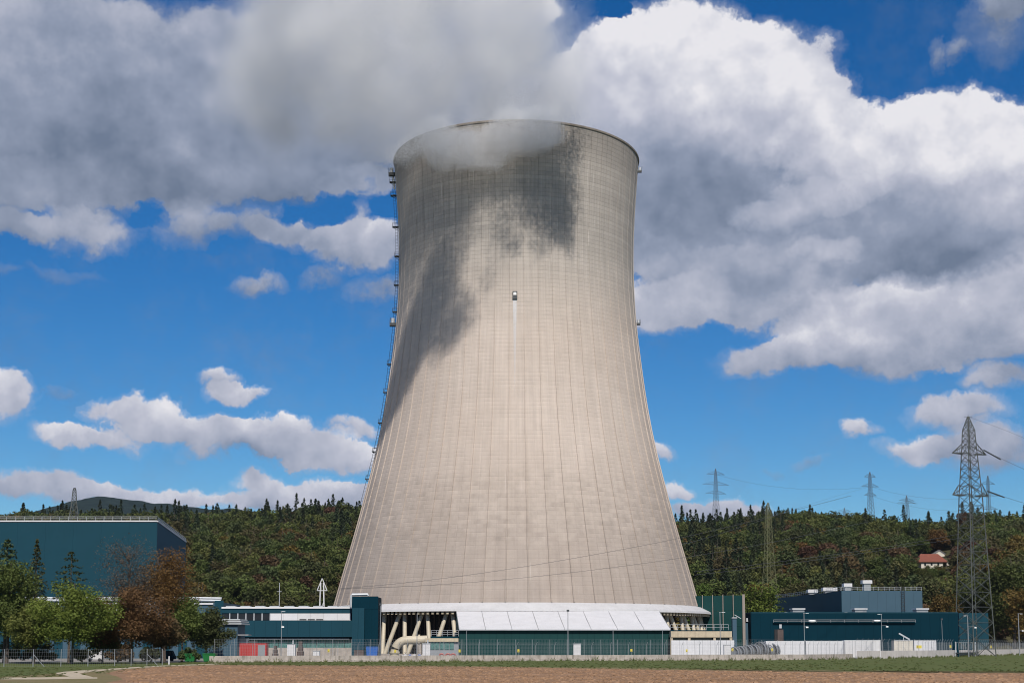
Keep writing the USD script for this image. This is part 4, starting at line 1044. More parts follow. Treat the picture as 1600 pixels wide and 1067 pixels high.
# --- flat pump house with parapet left of the store hall
Y7 = 338.0
p0, p1 = X(667, Y7, 3), X(716, Y7, 3)
pump = thing('pump_house', 'small flat roofed pump house with concrete roof edge under the tower legs', 'building', ((p0 + p1) / 2, Y7, 0))
obj('roof_beam', MB().span((p0 - .4, Y7 - .5, Z(1002, Y7)), (p1, Y7 + 8, Z(996.5, Y7))), 'cream_concrete', pump)
obj('deck', MB().span((p0 + .8, Y7 + .2, Z(996.5, Y7) + .01), (p1, Y7 + 7, Z(993.5, Y7))), 'teal_cladding_dark', pump)
panels(pump, (p0 + .8, Y7), (p1 - 1, Y7), Z(1014, Y7), Z(1002.4, Y7), 5, 'green_glass', 'window_panel', .08, .1)
obj('wall', MB().span((p0, Y7 + .1, 0), (p1, Y7 + 7, Z(1002, Y7) - .02)), 'galvanised', pump)
railing(pump, (p0 + 1, Y7 + .4, 0), (p1, Y7 + .4, 0), Z(993.5, Y7), 1.4, 1.2, 'light_metal', .05, rails=3)
for k, px in enumerate((690, 700, 708)):
    t = thing('hose_reel', ['red hose reel nearest the white cabinet below the pump house', 'middle one of the three red hose reels below the pump house', 'red hose reel nearest the green store hall'][k], 'hose reel', (X(px, 330, 1), 330, 0), 0, 'red hose reels')
    an = np.linspace(0, 2 * math.pi, 17)
    o = LOC[str(t.GetPath())]
    obj('reel', MB().tube(np.c_[.6 * np.cos(an), 0 * an, .75 + .6 * np.sin(an)] + o, .2, 6), 'red_rubber', t)
    obj('stand', MB().bar(o + [-.5, 0, 0], o + [0, 0, .75], .05).bar(o + [.5, 0, 0], o + [0, 0, .75], .05), 'dark_metal', t)

# --- thick cream pipe with elbow
Y8 = 350.0
pc = lambda px, py: at(px, py, Y8)
an = np.linspace(0, math.pi / 2, 9); R_ = 3.0
el0 = pc(636, 999.5)
pts = [pc(668, 999.0), pc(655, 999.3), el0] + [el0 + np.array([-R_ * math.sin(a_), 0, -R_ * (1 - math.cos(a_))]) for a_ in an[1:]]
pts.append(pts[-1] - np.array([.15, 0, 3.0]))
pipe = thing('water_main', 'thick cream pipe with an elbow between the tower legs', 'pipe', (el0[0], Y8, 0))
obj('pipe', MB().tube(pts, 1.05, 18), 'cream_paint', pipe, smooth=50)
for p in (pts[1], pts[-2]):
    hor = p is pts[1]
    obj('flange', MB().bar(p - (np.array([.22, 0, 0]) if hor else np.array([0, 0, .22])), p + (np.array([.22, 0, 0]) if hor else np.array([0, 0, .22])), 1.3, 18), 'cream_paint', pipe)
obj('pedestal', MB().span((pts[1][0] - .6, Y8 - .7, 0), (pts[1][0] + .6, Y8 + .7, pts[1][2] - 1.0)), 'wall_concrete', pipe)

# --- canopy building right of the store hall
Y9 = 340.0
q0, q1 = X(1048.5, Y9, 4), X(1143.5, Y9, 4)
can = thing('canopy_building', 'low cream beamed building below the right tower legs', 'building', ((q0 + q1) / 2, Y9, 0))
obj('beam', MB().span((q0, Y9 - .4, Z(995.2, Y9)), (q1, Y9 + 6, Z(985.6, Y9))), 'cream_concrete', can)
obj('roof', MB().span((q0, Y9 - .2, Z(985.6, Y9) + .01), (q1, Y9 + 6, Z(983.8, Y9))), 'teal_cladding_dark', can)
obj('recess', MB().span((q0 + .2, Y9 + 1.2, 0), (q1 - .3, Y9 + 6, Z(995.2, Y9) - .01)), 'dark_glass', can)
for px in (1049.5, 1076.8, 1116.5, 1142):
    xa = X(px, Y9, 4); obj('pillar', MB().span((xa - .3, Y9 - .2, 0), (xa + .3, Y9 + .4, Z(995.2, Y9) - .005)), 'cream_concrete', can)
panels(can, (q0, Y9 - .3), (X(1147, Y9, 3), Y9 - .3), 0, Z(999.8, Y9), 8, 'white_sheet', 'white_panel', .08, .05)
railing(can, (q0, Y9 + .5, 0), (X(1139, Y9, 4), Y9 + .5, 0), Z(983.8, Y9), 1.3, 1.6, 'light_metal', .05)

# --- noise barrier
Y10 = 405.0
n0, n1 = np.array([X(1086, Y10, 10), Y10 + 6]), np.array([X(1162, Y10, 10), Y10])
nb = thing('noise_barrier', 'tall teal noise barrier with pale posts right of the cooling tower', 'barrier', ((n0[0] + n1[0]) / 2, Y10, 0))
ztn = Z(929.5, Y10)
for k in range(5):
    pa, pb = n0 + (n1 - n0) * k / 5, n0 + (n1 - n0) * (k + 1) / 5
    for j in range(4):
        panels(nb, pa, pb, ztn * j / 4 + .03, ztn * (j + 1) / 4 - .03, 1, 'teal_cladding_green', 'barrier_panel', .14, .25)
for k in range(6):
    pa = n0 + (n1 - n0) * k / 5; w_ = .75 if k == 5 else .2
    obj('post', MB().span((pa[0] - w_ / 2, pa[1] - .45, 0), (pa[0] + w_ / 2, pa[1] + .1, ztn + .25)), 'noise_post', nb)

# --- right teal hall
Y11 = 408.0
s0, s1, s2 = X(1174, Y11, 9), X(1497, Y11, 9), X(1152, Y11 + 14, 9)
zt11 = Z(957.5, Y11)
rh = thing('right_hall', 'long low dark teal hall with rooflights at the right', 'building', ((s0 + s1) / 2, Y11, 0))
obj('wall', MB().prism([(s2, Y11 + 14), (s0, Y11), (s1, Y11), (s1 + 1, Y11 + 70), (s2 - 4, Y11 + 70)], 0, zt11 - .15), 'teal_cladding_dark', rh)
doors = ((1215, 1224, 983),)
panels(rh, (s0, Y11), (s1, Y11), 0, zt11, 22, 'teal_cladding_dark', 'cladding_panel', .12)
panels(rh, (s2, Y11 + 14), (s0, Y11), 0, zt11, 2, 'teal_cladding_dark', 'side_panel', .12)
obj('parapet', line_box(line_box(MB(), (s0, Y11), (s1, Y11), zt11 - .05, zt11 + .3, .4, -.2), (s2, Y11 + 14), (s0, Y11), zt11 - .04, zt11 + .29, .38, -.2), 'teal_cladding', rh)
for px, top, w_, m_ in ((1219.5, 983, 9, 'brown_steel'), (1168, 973, 9, 'blue_grey_cladding')):
    Yd = Y11 - .16 if px > 1180 else Y11 + 3.2
    xa, xb = X(px - w_ / 2, Yd, 4), X(px + w_ / 2, Yd, 4)
    dr = obj('door', MB().span((xa, Yd - .35, 0), (xb, Yd, Z(top, Yd))), m_, rh)
    obj('door_reveal', MB().span((xa - .9, Yd - .30, 0), (xa - .05, Yd - .05, Z(top, Yd))), 'dark_opening', dr)
    obj('door_lamp', MB().span(((xa + xb) / 2 - .35, Yd - .5, Z(top - 2, Yd)), ((xa + xb) / 2 + .35, Yd - .2, Z(top - 8, Yd))), 'light_metal', dr)
railing(rh, (X(1208, Y11, 7), Y11 - .7, 0), (X(1430, Y11, 7), Y11 - .7, 0), Z(972, Y11), .75, 4.0, 'galvanised', .07)
obj('gutter_shelf', MB().span((X(1208, Y11, 7), Y11 - .8, Z(972.8, Y11)), (X(1430, Y11, 7), Y11 - .13, Z(972, Y11))), 'teal_cladding_dark', rh)
for px in (1247, 1344, 1440):
    xa, xb = X(px - 9, Y11 + 6, 11), X(px + 9, Y11 + 6, 11)
    sk = obj('rooflight', MB().prism([(xa, Y11 + 5), (xb, Y11 + 5), (xb, Y11 + 9), (xa, Y11 + 9)], zt11 - .1, Z(951.2, Y11)), 'galvanised', rh)
    obj('rooflight_cap', MB().span((xa - .2, Y11 + 4.7, Z(951.2, Y11) + .01), (xb + .2, Y11 + 9.3, Z(949.2, Y11))), 'white_sheet', sk)
for px in (1228, 1322):
    obj('roof_cowl', MB().cyl((X(px, Y11 + 3, 11), Y11 + 3, zt11 - .1), .9, .5, 12, .5), 'light_metal', rh)
# farther wing seen through the pylon
wing = thing('right_wing', 'far teal wing seen through the legs of the large pylon', 'building', (X(1520, 455, 5), 455, 0))
obj('wall', MB().span((X(1499, 455, 8), 455.2, 0), (X(1545, 455, 8), 500, Z(957.5, 455))), 'teal_cladding', wing)
panels(wing, (X(1499, 455, 8), 455.2), (X(1545, 455, 8), 455.2), 0, Z(957, 455), 4, 'teal_cladding')
# pale pillar at the corner
pp = thing('corner_pillar', 'slim blue grey clad pillar at the left corner of the right hall', 'pillar', (X(1148, 400, 5), 400, 0))
obj('shaft', MB().span((X(1145, 400, 5), 400, 0), (X(1151.5, 400, 5), 402, Z(965.5, 400))), 'blue_grey_cladding', pp)
obj('cap', MB().span((X(1144.4, 400, 5), 399.7, Z(965.4, 400)), (X(1152, 400, 5), 402.3, Z(964, 400))), 'light_metal', pp)
obj('arm_lamp', MB().bar((X(1148, 400, 5), 399.6, Z(960, 400)), (X(1158, 400, 5), 399.6, Z(966, 400)), .12), 'light_metal', pp)

# --- upper block
Y12, Y12b = 440.0, 519.0
u0, u1, u2 = X(1315, Y12, 18), X(1441, Y12, 18), X(1207.5, Y12b, 18)
zt12 = Z(922.5, Y12)
ub = thing('upper_block', 'pale blue grey upper block with roof railing above the right hall', 'building', ((u0 + u1) / 2, Y12, 0))
obj('wall', MB().prism([(u0, Y12), (u1, Y12), (u1 + 4, Y12b), (u2, Y12b)], 0, zt12 - .2), 'teal_cladding', ub)
panels(ub, (u0, Y12), (u1, Y12), 8, zt12, 9, 'blue_grey_cladding')
panels(ub, (u2, Y12b), (u0, Y12), 8, zt12, 8, 'teal_cladding', 'side_panel')
railing(ub, (u0, Y12 + .3, 0), (u1, Y12 + .3, 0), zt12, 1.2, 1.6, 'light_metal', .05)
railing(ub, (u2, Y12b - .5, 0), (u0 - .3, Y12 + .5, 0), zt12, 1.2, 2.4, 'light_metal', .06)
for px, py, Yv, w_ in ((1270, 924, 468, 3.2), (1297, 921, 455, 4.5), (1325, 914.5, 450, 2.6), (1355.5, 909.5, 452, 3.0)):
    hv_ = Z(py - 1, Yv)
    fr = obj('roof_fan', MB().span((X(px, Yv, 20) - w_ * .36, Yv, zt12 - .2), (X(px, Yv, 20) + w_ * .36, Yv + 2.4, hv_ - .6)), 'galvanised', ub)
    obj('fan_cap', MB().span((X(px, Yv, 20) - w_ * .5, Yv - .3, hv_ - .59), (X(px, Yv, 20) + w_ * .5, Yv + 2.7, hv_ + .5)), 'white_paint', fr)
mb = MB(); xl = X(1411, Y12, 14)
for s in (-.45, .45): mb.bar((xl + s, Y12 - .5, 8), (xl + s, Y12 - .5, zt12 + 1.3), .07)
for zz_ in np.arange(8, zt12 + 1.2, .6): mb.bar((xl - .45, Y12 - .5, zz_), (xl + .45, Y12 - .5, zz_), .05)
for zz_ in np.arange(10.5, zt12 + 1.2, 1.2):
    an = np.linspace(math.pi, 2 * math.pi, 6); mb.tube(np.c_[xl + .6 * np.cos(an), Y12 - .5 + .8 * np.sin(an), 0 * an + zz_], .05, 4)
obj('ladder', mb, 'dark_metal', ub)

# --- farmhouse on the hill
hx, hy = X(1458, 862, 55), 862.0
hb = float(hill_z(np.array(hx), np.array(hy)))
hz0 = Z(887, hy)
farm = thing('farmhouse', 'white farmhouse with a red tiled roof on the wooded hillside', 'house', (hx, hy, hb))
xa, xb = X(1436, hy, 55), X(1478, hy, 55); zea, zri = Z(875.5, hy), Z(864.0, hy); hb = zea - 3.6
obj('wall', MB().span((xa + 1.2, hy, hb - 1), (xb - 2, hy + 11, zea + .2)), 'render_white', farm)
rv = np.array([[xa - .5, hy - 1.2, zea - .6], [xb + .8, hy - 1.2, zea - .6], [xb - 3.2, hy + 5.5, zri], [xa + 2.4, hy + 5.5, zri], [xa - .5, hy + 12.2, zea - .6], [xb + .8, hy + 12.2, zea - .6]])
obj('roof', (np.vstack([rv, rv - [0, 0, .35]]), np.array([[0, 1, 2], [0, 2, 3], [3, 2, 5], [3, 5, 4], [0, 3, 4], [1, 5, 2], [6, 8, 7], [6, 9, 8], [0, 6, 7], [0, 7, 1], [1, 7, 11], [1, 11, 5], [0, 4, 10], [0, 10, 6]])), 'roof_tile', farm)
for k in range(3):
    wx = xa + 3 + k * 4.0
    obj('window', MB().span((wx, hy - .08, zea - 3.0), (wx + 1.1, hy + .1, zea - 1.5)), 'dark_glass', farm)
ext = thing('farm_outbuilding', 'small pale outbuilding right of the red roofed farmhouse', 'house', (X(1487, hy, 50), hy, hb))
obj('wall', MB().span((X(1481, hy, 50), hy + 2, hb - 1), (X(1494, hy, 50), hy + 9, Z(878, hy))), 'render_white', ext)
obj('roof', MB().span((X(1480, hy, 50), hy + 1.5, Z(878, hy)), (X(1495, hy, 50), hy + 9.5, Z(875.8, hy))), 'grey_roof', ext)
up_ = thing('upper_house', 'white house with dark roof above the red roofed farmhouse', 'house', (X(1468, 905, 60), 905, float(hill_z(np.array(X(1468, 905, 60)), np.array(905.0)))))
o = LOC[str(up_.GetPath())]; w_ = 3.3; ztu = Z(862, 905)
obj('wall', MB().span((o[0] - w_, 905, o[2] - 1), (o[0] + w_, 913, ztu - 1.2)), 'render_white', up_)
gv = np.array([[o[0] - w_, 905, ztu - 1.2], [o[0] + w_, 905, ztu - 1.2], [o[0], 905, ztu + .8], [o[0] - w_, 913, ztu - 1.2], [o[0] + w_, 913, ztu - 1.2], [o[0], 913, ztu + .8]])
obj('gable', (gv, np.array([[0, 1, 2], [3, 5, 4], [0, 2, 5], [0, 5, 3], [1, 4, 5], [1, 5, 2]])), 'render_white', up_)
rv = np.array([[o[0] - w_ - .5, 904.4, ztu - 1.5], [o[0], 904.4, ztu + 1.0], [o[0] + w_ + .5, 904.4, ztu - 1.5], [o[0] - w_ - .5, 913.6, ztu - 1.5], [o[0], 913.6, ztu + 1.0], [o[0] + w_ + .5, 913.6, ztu - 1.5]])
obj('roof', (np.vstack([rv, rv + [0, 0, .3]]), np.array([[0, 3, 4], [0, 4, 1], [1, 4, 5], [1, 5, 2], [6, 10, 9], [6, 7, 10], [7, 11, 10], [7, 8, 11], [0, 1, 7], [0, 7, 6], [1, 2, 8], [1, 8, 7], [3, 10, 4], [3, 9, 10], [0, 6, 9], [0, 9, 3], [2, 5, 11], [2, 11, 8]])), 'grey_roof', up_)

# ------------------------------------------------------------------ boundary wall and fences
def along(poly, step, start=0.0, end=None):
    p = np.asarray(poly, float); seg = np.linalg.norm(np.diff(p, axis=0), axis=1); cum = np.r_[0, np.cumsum(seg)]
    s = np.arange(start, cum[-1] if end is None else end, step)
    return np.c_[np.interp(s, cum, p[:, 0]), np.interp(s, cum, p[:, 1])]
def poly_at_px(poly, px):
    pts = along(poly, .25); i = np.argmin(np.abs(800 + FOC * pts[:, 0] / pts[:, 1] - px)); return pts[i]
wall_pts = WALL[:]
pa = poly_at_px(WALL, 330); pb = poly_at_px(WALL, 1337)
ia = 1
line1 = [tuple(pa), WALL[1], WALL[2], tuple(pb)]
line2 = [tuple(pb), WALL[3], WALL[4], (235.0, 592.0)]
bw = thing('boundary_wall', 'long stained concrete boundary wall along the field', 'wall', (6, 305, 0))
pts = along(line1, 4.05)
for k in range(len(pts) - 1):
    p, q = pts[k], pts[k + 1]; d = (q - p) / np.linalg.norm(q - p); off = .012 * ((k * 7) % 3)
    c = (p + q) / 2; a = math.degrees(math.atan2(d[1], d[0]))
    obj('wall_section', MB().box((c[0], c[1] - off, .62), (np.linalg.norm(q - p) - .04, .3, 1.24), a), 'wall_concrete', bw)
for k in range(len(pts) - 1):
    p, q = pts[k], pts[k + 1]; c = (p + q) / 2; d = (q - p) / np.linalg.norm(q - p)
    obj('footing', MB().box((c[0], c[1] - .32, .2), (np.linalg.norm(q - p) - .01, .34, .4), math.degrees(math.atan2(d[1], d[0]))), 'wall_concrete', bw)
nw = thing('new_wall', 'clean pale concrete wall of tall sections at the right', 'wall', (140, 430, 0))
pts2 = along(line2, 5.2)
for k in range(len(pts2) - 1):
    p, q = pts2[k], pts2[k + 1]; d = (q - p) / np.linalg.norm(q - p); c = (p + q) / 2
    obj('wall_section', MB().box((c[0], c[1], .98), (np.linalg.norm(q - p) - .05, .3, 1.95), math.degrees(math.atan2(d[1], d[0]))), 'wall_concrete_new', nw)

def fence(name, label, poly, spacing, z0, h, mat='galvanised', r=.05, arm=0.0, mesh_step=.32, rails=5, back=0.0, start=0.0, brace=0):
    t = thing(name, label, 'fence', (*np.mean(np.asarray(poly), axis=0), 0))
    p = along(poly, spacing, start); p[:, 1] += back
    for k in range(len(p)):
        m = MB().bar((p[k][0], p[k][1], z0), (p[k][0], p[k][1], z0 + h), r)
        if arm: m.bar((p[k][0], p[k][1], z0 + h), (p[k][0] + arm * .9, p[k][1] - .25, z0 + h + .75), r * .8)
        if brace and k % brace == 2: m.bar((p[k][0], p[k][1], z0 + h * .7), (p[k][0] + 1.8, p[k][1] - .1, z0), r * .8)
        obj('post', m, mat, t)
        if k + 1 < len(p):
            q = p[k + 1]; n = max(2, int(np.linalg.norm(q - p[k]) / mesh_step)); mb = MB(); w = .006
            for j in range(1, n):
                c = p[k] + (q - p[k]) * j / n
                mb.add([[c[0] - w, c[1], z0 + .05], [c[0] + w, c[1], z0 + .05], [c[0] + w, c[1], z0 + h], [c[0] - w, c[1], z0 + h]], [[0, 1, 2, 3]])
            for j in range(rails):
                zz_ = z0 + .05 + (h - .06) * j / (rails - 1)
                mb.add([[p[k][0], p[k][1] - .02, zz_ - w], [q[0], q[1] - .02, zz_ - w], [q[0], q[1] - .02, zz_ + w], [p[k][0], p[k][1] - .02, zz_ + w]], [[0, 1, 2, 3]])
            if arm:
                for fz in (.3, .7):
                    mb.bar((p[k][0] + arm * .9 * fz, p[k][1] - .25 * fz, z0 + h + .75 * fz), (q[0] + arm * .9 * fz, q[1] - .25 * fz, z0 + h + .75 * fz), .012, 3)
            obj('wire_mesh', mb, mat, t)
    return t
fl = [tuple(poly_at_px(WALL, 335)), WALL[1], WALL[2], tuple(pb)]
fence('perimeter_fence', 'tall wire mesh fence standing behind the boundary wall', fl, 3.95, 0, 4.55, back=.9, rails=9)
fence('inner_fence', 'lower wire fence with bent tops in the second row behind the wall', fl, 4.4, 0, 3.3, back=7.0, arm=.35, start=2.0, rails=6)
fence('right_fence', 'close set security fence with bent tops above the pale wall at the right', line2, 3.0, 0, 4.2, back=1.6, arm=.5, rails=10, mesh_step=.25, brace=7)
gl = [tuple(gpt(-40, 1041.5)[:2]), tuple(gpt(60, 1041)[:2]), tuple(gpt(180, 1040)[:2]), tuple(gpt(262, 1038.2)[:2])]
fence('grove_fence', 'low wire fence with slim posts in front of the left grove', gl, 4.3, 0, 2.75, rails=6, r=.065, brace=5)

# ------------------------------------------------------------------ things in the yard
def box_thing(name, label, cat, px0, px1, ytop, Y, depth, mat, z0=0.0):
    xa, xb = X(px0, Y, 1.5), X(px1, Y, 1.5); zt_ = Z(ytop, Y)
    t = thing(name, label, cat, ((xa + xb) / 2, Y, 0))
    return t, xa, xb, zt_

# red container with louvre
t, xa, xb, zt_ = box_thing('red_container', 'red generator container with a grey louvre behind the wall', 'container', 374, 416, 1004.5, 297, 3, 'red_paint')
obj('body', MB().span((xa, 297.1, .25), (xb, 299.6, zt_)), 'red_paint', t)
n = 14
for k in range(n):
    w = (xb - xa) / n
    if .68 < (k + .5) / n < .95: continue
    obj('side_rib', MB().span((xa + w * k + .06, 297.0, .4), (xa + w * (k + 1) - .06, 297.1, zt_ - .15)), 'red_paint', t)
obj('louvre', MB().span((xa + (xb - xa) * .69, 296.98, .75), (xa + (xb - xa) * .95, 297.1, zt_ - .35)), 'galvanised', t)
obj('skid', MB().span((xa, 297, 0), (xb, 299.6, .249)), 'dark_metal', t)
obj('exhaust', MB().span((xa + 1.6, 297.8, zt_), (xa + 3.4, 298.8, zt_ + .55)), 'dark_metal', t)
t, xa, xb, zt_ = box_thing('white_container', 'plain white container half hidden by the red container', 'container', 371, 384, 997.5, 303, 3, 'white_sheet')
obj('body', MB().span((xa, 303, 0), (xb, 306, zt_)), 'white_paint', t)
obj('roof_lip', MB().span((xa - .06, 302.94, zt_), (xb + .06, 306.06, zt_ + .1)), 'light_metal', t)
def cabinet(label, px0, px1, ytop, Y, vent=False, mat='white_paint'):
    t, xa, xb, zt_ = box_thing('cabinet', label, 'cabinet', px0, px1, ytop, Y, 1.4, mat)
    obj('body', MB().span((xa, Y, .12), (xb, Y + 1.2, zt_ - .1)), mat, t)
    obj('roof', MB().span((xa - .08, Y - .1, zt_ - .1), (xb + .08, Y + 1.3, zt_)), 'light_metal', t)
    obj('door', MB().span((xa + .1, Y - .04, .25), ((xa + xb) / 2 - .02, Y - .001, zt_ - .22)), mat, t)
    obj('door', MB().span(((xa + xb) / 2 + .02, Y - .04, .25), (xb - .1, Y - .001, zt_ - .22)), mat, t)
    obj('base', MB().span((xa, Y + .02, 0), (xb, Y + 1.2, .119)), 'dark_metal', t)
    if vent: obj('vent_pipe', MB().cyl(((xa + xb) / 2 + .3, Y + .6, zt_), .16, .75, 8), 'light_metal', t)
cabinet('white cabinet with a vent pipe right of the red container', 448.5, 461, 1005.5, 300, True)
cabinet('low pair of white boxes left of the stair tower', 489, 499, 1016, 300)
cabinet('white cabinet right of the cream pipe elbow', 660, 672, 1004.5, 325, True)
cabinet('white cabinet in front of the green store hall', 896, 907.5, 1005, 320)
cabinet('white cabinet left of the cable drums', 1131.5, 1142.5, 1006.5, 326)
# racks of rusty frames
for label, px0, px1, top in (('rusty round drum between red container and lamp post', 424, 434, 1008), ('rusty lattice stack right of the white vented cabinet', 463, 474, 1001)):
    t, xa, xb, zt_ = box_thing('scrap_stack', label, 'scrap stack', px0, px1, top, 301, 2, 'brown_steel')
    for k in range(4):
        z0_, z1_ = zt_ * k / 4, zt_ * (k + 1) / 4 - .05; m = MB(); s_ = .12 * k
        m.span((xa + s_, 301 + s_, z0_), (xb - s_, 301.2 + s_, z1_)).span((xa + s_, 302.6 - s_, z0_), (xb - s_, 302.8 - s_, z1_)).span((xa + s_, 301.2 + s_, z0_), (xa + s_ + .2, 302.6 - s_, z1_)).span((xb - s_ - .2, 301.2 + s_, z0_), (xb - s_, 302.6 - s_, z1_))
        obj('frame', m, 'brown_steel', t)
# open skips
def skip(label, px0, px1, ytop, Y, mat, cat='skip'):
    t, xa, xb, zt_ = box_thing('skip', label, cat, px0, px1, ytop, Y, 2.4, mat)
    o = .25
    v = []
    for (e, z) in ((o, .15), (0, zt_)):
        v += [[xa + e, Y + e, z], [xb - e, Y + e, z], [xb - e, Y + 2.4 - e, z], [xa + e, Y + 2.4 - e, z]]
    v = np.array(v); inner = v.copy(); c = v.mean(0); inner[:, :2] = c[:2] + (inner[:, :2] - c[:2]) * .94; inner[:4, 2] += .1
    V_ = np.vstack([v, inner])
    f = [[0, 1, 5, 4], [1, 2, 6, 5], [2, 3, 7, 6], [3, 0, 4, 7], [3, 2, 1, 0], [8, 12, 13, 9], [9, 13, 14, 10], [10, 14, 15, 11], [11, 15, 12, 8], [8, 9, 10, 11], [4, 5, 13, 12], [5, 6, 14, 13], [6, 7, 15, 14], [7, 4, 12, 15]]
    obj('tub', (V_, np.array(f)), mat, t)
    for k in range(4):
        xk = xa + (xb - xa) * (k + .5) / 4
        obj('side_rib', MB().bar((xk, Y + .17, .2), (xk, Y - .03, zt_ - .05), .06), mat, t)
    obj('lip', MB().bar((xa, Y, zt_), (xb, Y, zt_), .07), mat, t)
    for s in (xa + .5, xb - .5): obj('foot', MB().box((s, Y + 1.2, .07), (.3, 1.8, .14)), 'dark_metal', t)
skip('blue open skip beside the stair tower', 571.5, 590, 1010, 322, 'blue_paint')
skip('green skip behind the trunks of the left grove', 287, 305, 1021, 284, 'green_paint')
skip('green skip at the right end of the left grove', 316, 336, 1020.5, 282, 'green_paint')
t, xa, xb, zt_ = box_thing('steel_trough', 'dark brown steel trough left of the blue skip', 'trough', 553, 568, 1015, 322, 2, 'brown_steel')
obj('tub', MB().span((xa, 322, .1), (xb, 323.8, zt_)), 'brown_steel', t)
for s in (xa + .4, xb - .4): obj('foot', MB().box((s, 322.9, .05), (.2, 1.6, .1)), 'dark_metal', t)
obj('lip', MB().bar((xa, 322, zt_), (xb, 322, zt_), .07), 'brown_steel', t)
# white and blue bottom pieces between the pipe and the cabinet: valve sets
t = thing('valve_set', 'cluster of blue and white valves beside the cream pipe', 'valves', (X(650, 336, 1), 336, 0))
o = LOC[str(t.GetPath())]
for k in range(5):
    x0 = o[0] - 2.5 + k * 1.1
    obj('valve_body', MB().bar((x0 - .3, 336, .9), (x0 + .3, 336, .9), .28, 10), ['white_paint', 'blue_paint', 'white_paint', 'blue_paint', 'light_metal'][k], t)
    obj('hand_wheel', MB().cyl((x0, 336, 1.55), .3, .06, 10), 'dark_metal', t)
    obj('stem', MB().bar((x0, 336, 0), (x0, 336, 1.55), .06), 'light_metal', t)
obj('header_pipe', MB().bar((o[0] - 3.4, 336, .9), (o[0] + 2.6, 336, .9), .14, 8), 'light_metal', t)
# white vehicle parts seen under the trees
for label, px0, px1, Y, col in (('white van half hidden behind the grove fence', 136, 160, 292, 'white_paint'), ('dark blue van behind the trunks of the grove', 252, 272, 296, 'teal_cladding_dark')):
    xa, xb = X(px0, Y, 1.2), X(px1, Y, 1.2); L = xb - xa
    t = thing('parked_van', label, 'van', ((xa + xb) / 2, Y, 0))
    prof = np.array([[0, .45], [L, .45], [L, 1.1], [L * .93, 1.25], [L * .78, 2.15], [L * .74, 2.25], [L * .03, 2.25], [0, 2.1]])
    n = len(prof); v = np.vstack([np.c_[xa + prof[:, 0], np.full(n, Y), prof[:, 1]], np.c_[xa + prof[:, 0], np.full(n, Y + 1.9), prof[:, 1]]])
    c0_, c1_ = len(v), len(v) + 1; v = np.vstack([v, v[:n].mean(0), v[n:].mean(0)])
    f = []
    for i_ in range(n):
        j_ = (i_ + 1) % n; f += [[i_, j_, c0_], [n + j_, n + i_, c1_], [j_, i_, n + i_], [j_, n + i_, n + j_]]
    obj('body', (v, np.array(f)), col, t)
    obj('side_window', MB().span((xa + L * .62, Y - .02, 1.35), (xa + L * .76, Y - .001, 1.95)), 'dark_glass', t)
    for fx in (.18, .82): obj('wheel', MB().bar((xa + L * fx, Y - .02, .36), (xa + L * fx, Y + .22, .36), .36, 14), 'dark_opening', t)
# cable drums in a row
for k, (px, r, Y) in enumerate(((1149, 1.25, 334.6), (1158, 1.35, 337.2), (1168, 1.45, 340), (1178, 1.5, 342.8), (1189, 1.8, 345.5), (1199, 1.5, 348), (1208, 1.65, 350.5))):
    x0 = X(px, Y, 1.4); yaw = math.radians(38); ax = np.array([math.cos(yaw), math.sin(yaw), 0])
    r *= 1.17; o = np.array([x0, Y, r])
    t = thing('cable_drum', ['first cable drum from the left, next to the white cabinet', 'second cable drum from the left in the grey row', 'third cable drum from the left in the grey row', 'middle cable drum of the grey row of seven', 'largest cable drum, standing out above the grey row', 'sixth cable drum from the left, right of the largest one', 'last cable drum at the right end of the grey row'][k], 'cable drum', (x0, Y, 0), 0, 'grey cable drums in a row')
    w = .48
    for s in (-1, 1):
        an = np.linspace(0, 2 * math.pi, 25)
        side_ = np.array([-ax[1], ax[0], 0])
        ring = o + ax * s * w + r * .94 * (np.cos(an)[:, None] * side_ + np.sin(an)[:, None] * np.array([0, 0, 1.0]))
        fl_ = obj('flange', MB().tube(ring, .13, 6).bar(o + ax * (s * w - .03), o + ax * (s * w + .03), r * .5, 18), 'galvanised', t)
        sp = MB()
        for a_ in np.arange(8) * math.pi / 4:
            sp.bar(o + ax * s * w, o + ax * s * w + r * .92 * (math.cos(a_) * side_ + np.array([0, 0, math.sin(a_)])), .04)
        obj('spokes', sp, 'galvanised', fl_)
    obj('cable_coil', MB().bar(o - ax * (w - .06), o + ax * (w - .06), r * .80, 22), 'grey_cable', t)
# white containers at the right
def container(label, px0, px1, ytop, Y, mat, ribs):
    t, xa, xb, zt_ = box_thing('site_container', label, 'container', px0, px1, ytop, Y, 2.6, mat)
    obj('body', MB().span((xa, Y + .08, .15), (xb, Y + 2.6, zt_)), mat, t)
    for k in range(ribs):
        w = (xb - xa) / ribs
        obj('side_panel', MB().span((xa + w * k + .05, Y, .3), (xa + w * (k + 1) - .05, Y + .08, zt_ - .18)), mat, t)
    obj('top_rail', MB().span((xa - .03, Y - .03, zt_ - .16), (xb + .03, Y + .08, zt_ + .02)), 'white_paint', t)
    obj('bottom_rail', MB().span((xa - .03, Y - .03, .12), (xb + .03, Y + .08, .29)), 'galvanised', t)
    for s in (xa + .1, xb - .1): obj('corner_post', MB().box((s, Y - .035, zt_ / 2 + .1), (.18, .12, zt_ - .4)), mat, t)
container('long white site container right of the cable drums', 1197, 1258, 1000.8, 350, 'white_sheet', 8)
container('white site container between the two lamp posts', 1259.5, 1318, 1000.8, 352, 'white_sheet', 8)
container('white site container with yellow edge left of the right lamp post', 1319.5, 1376, 999.5, 356, 'white_paint', 7)
container('cream site container right of the right lamp post', 1397, 1427, 1000, 395, 'render_white', 5)
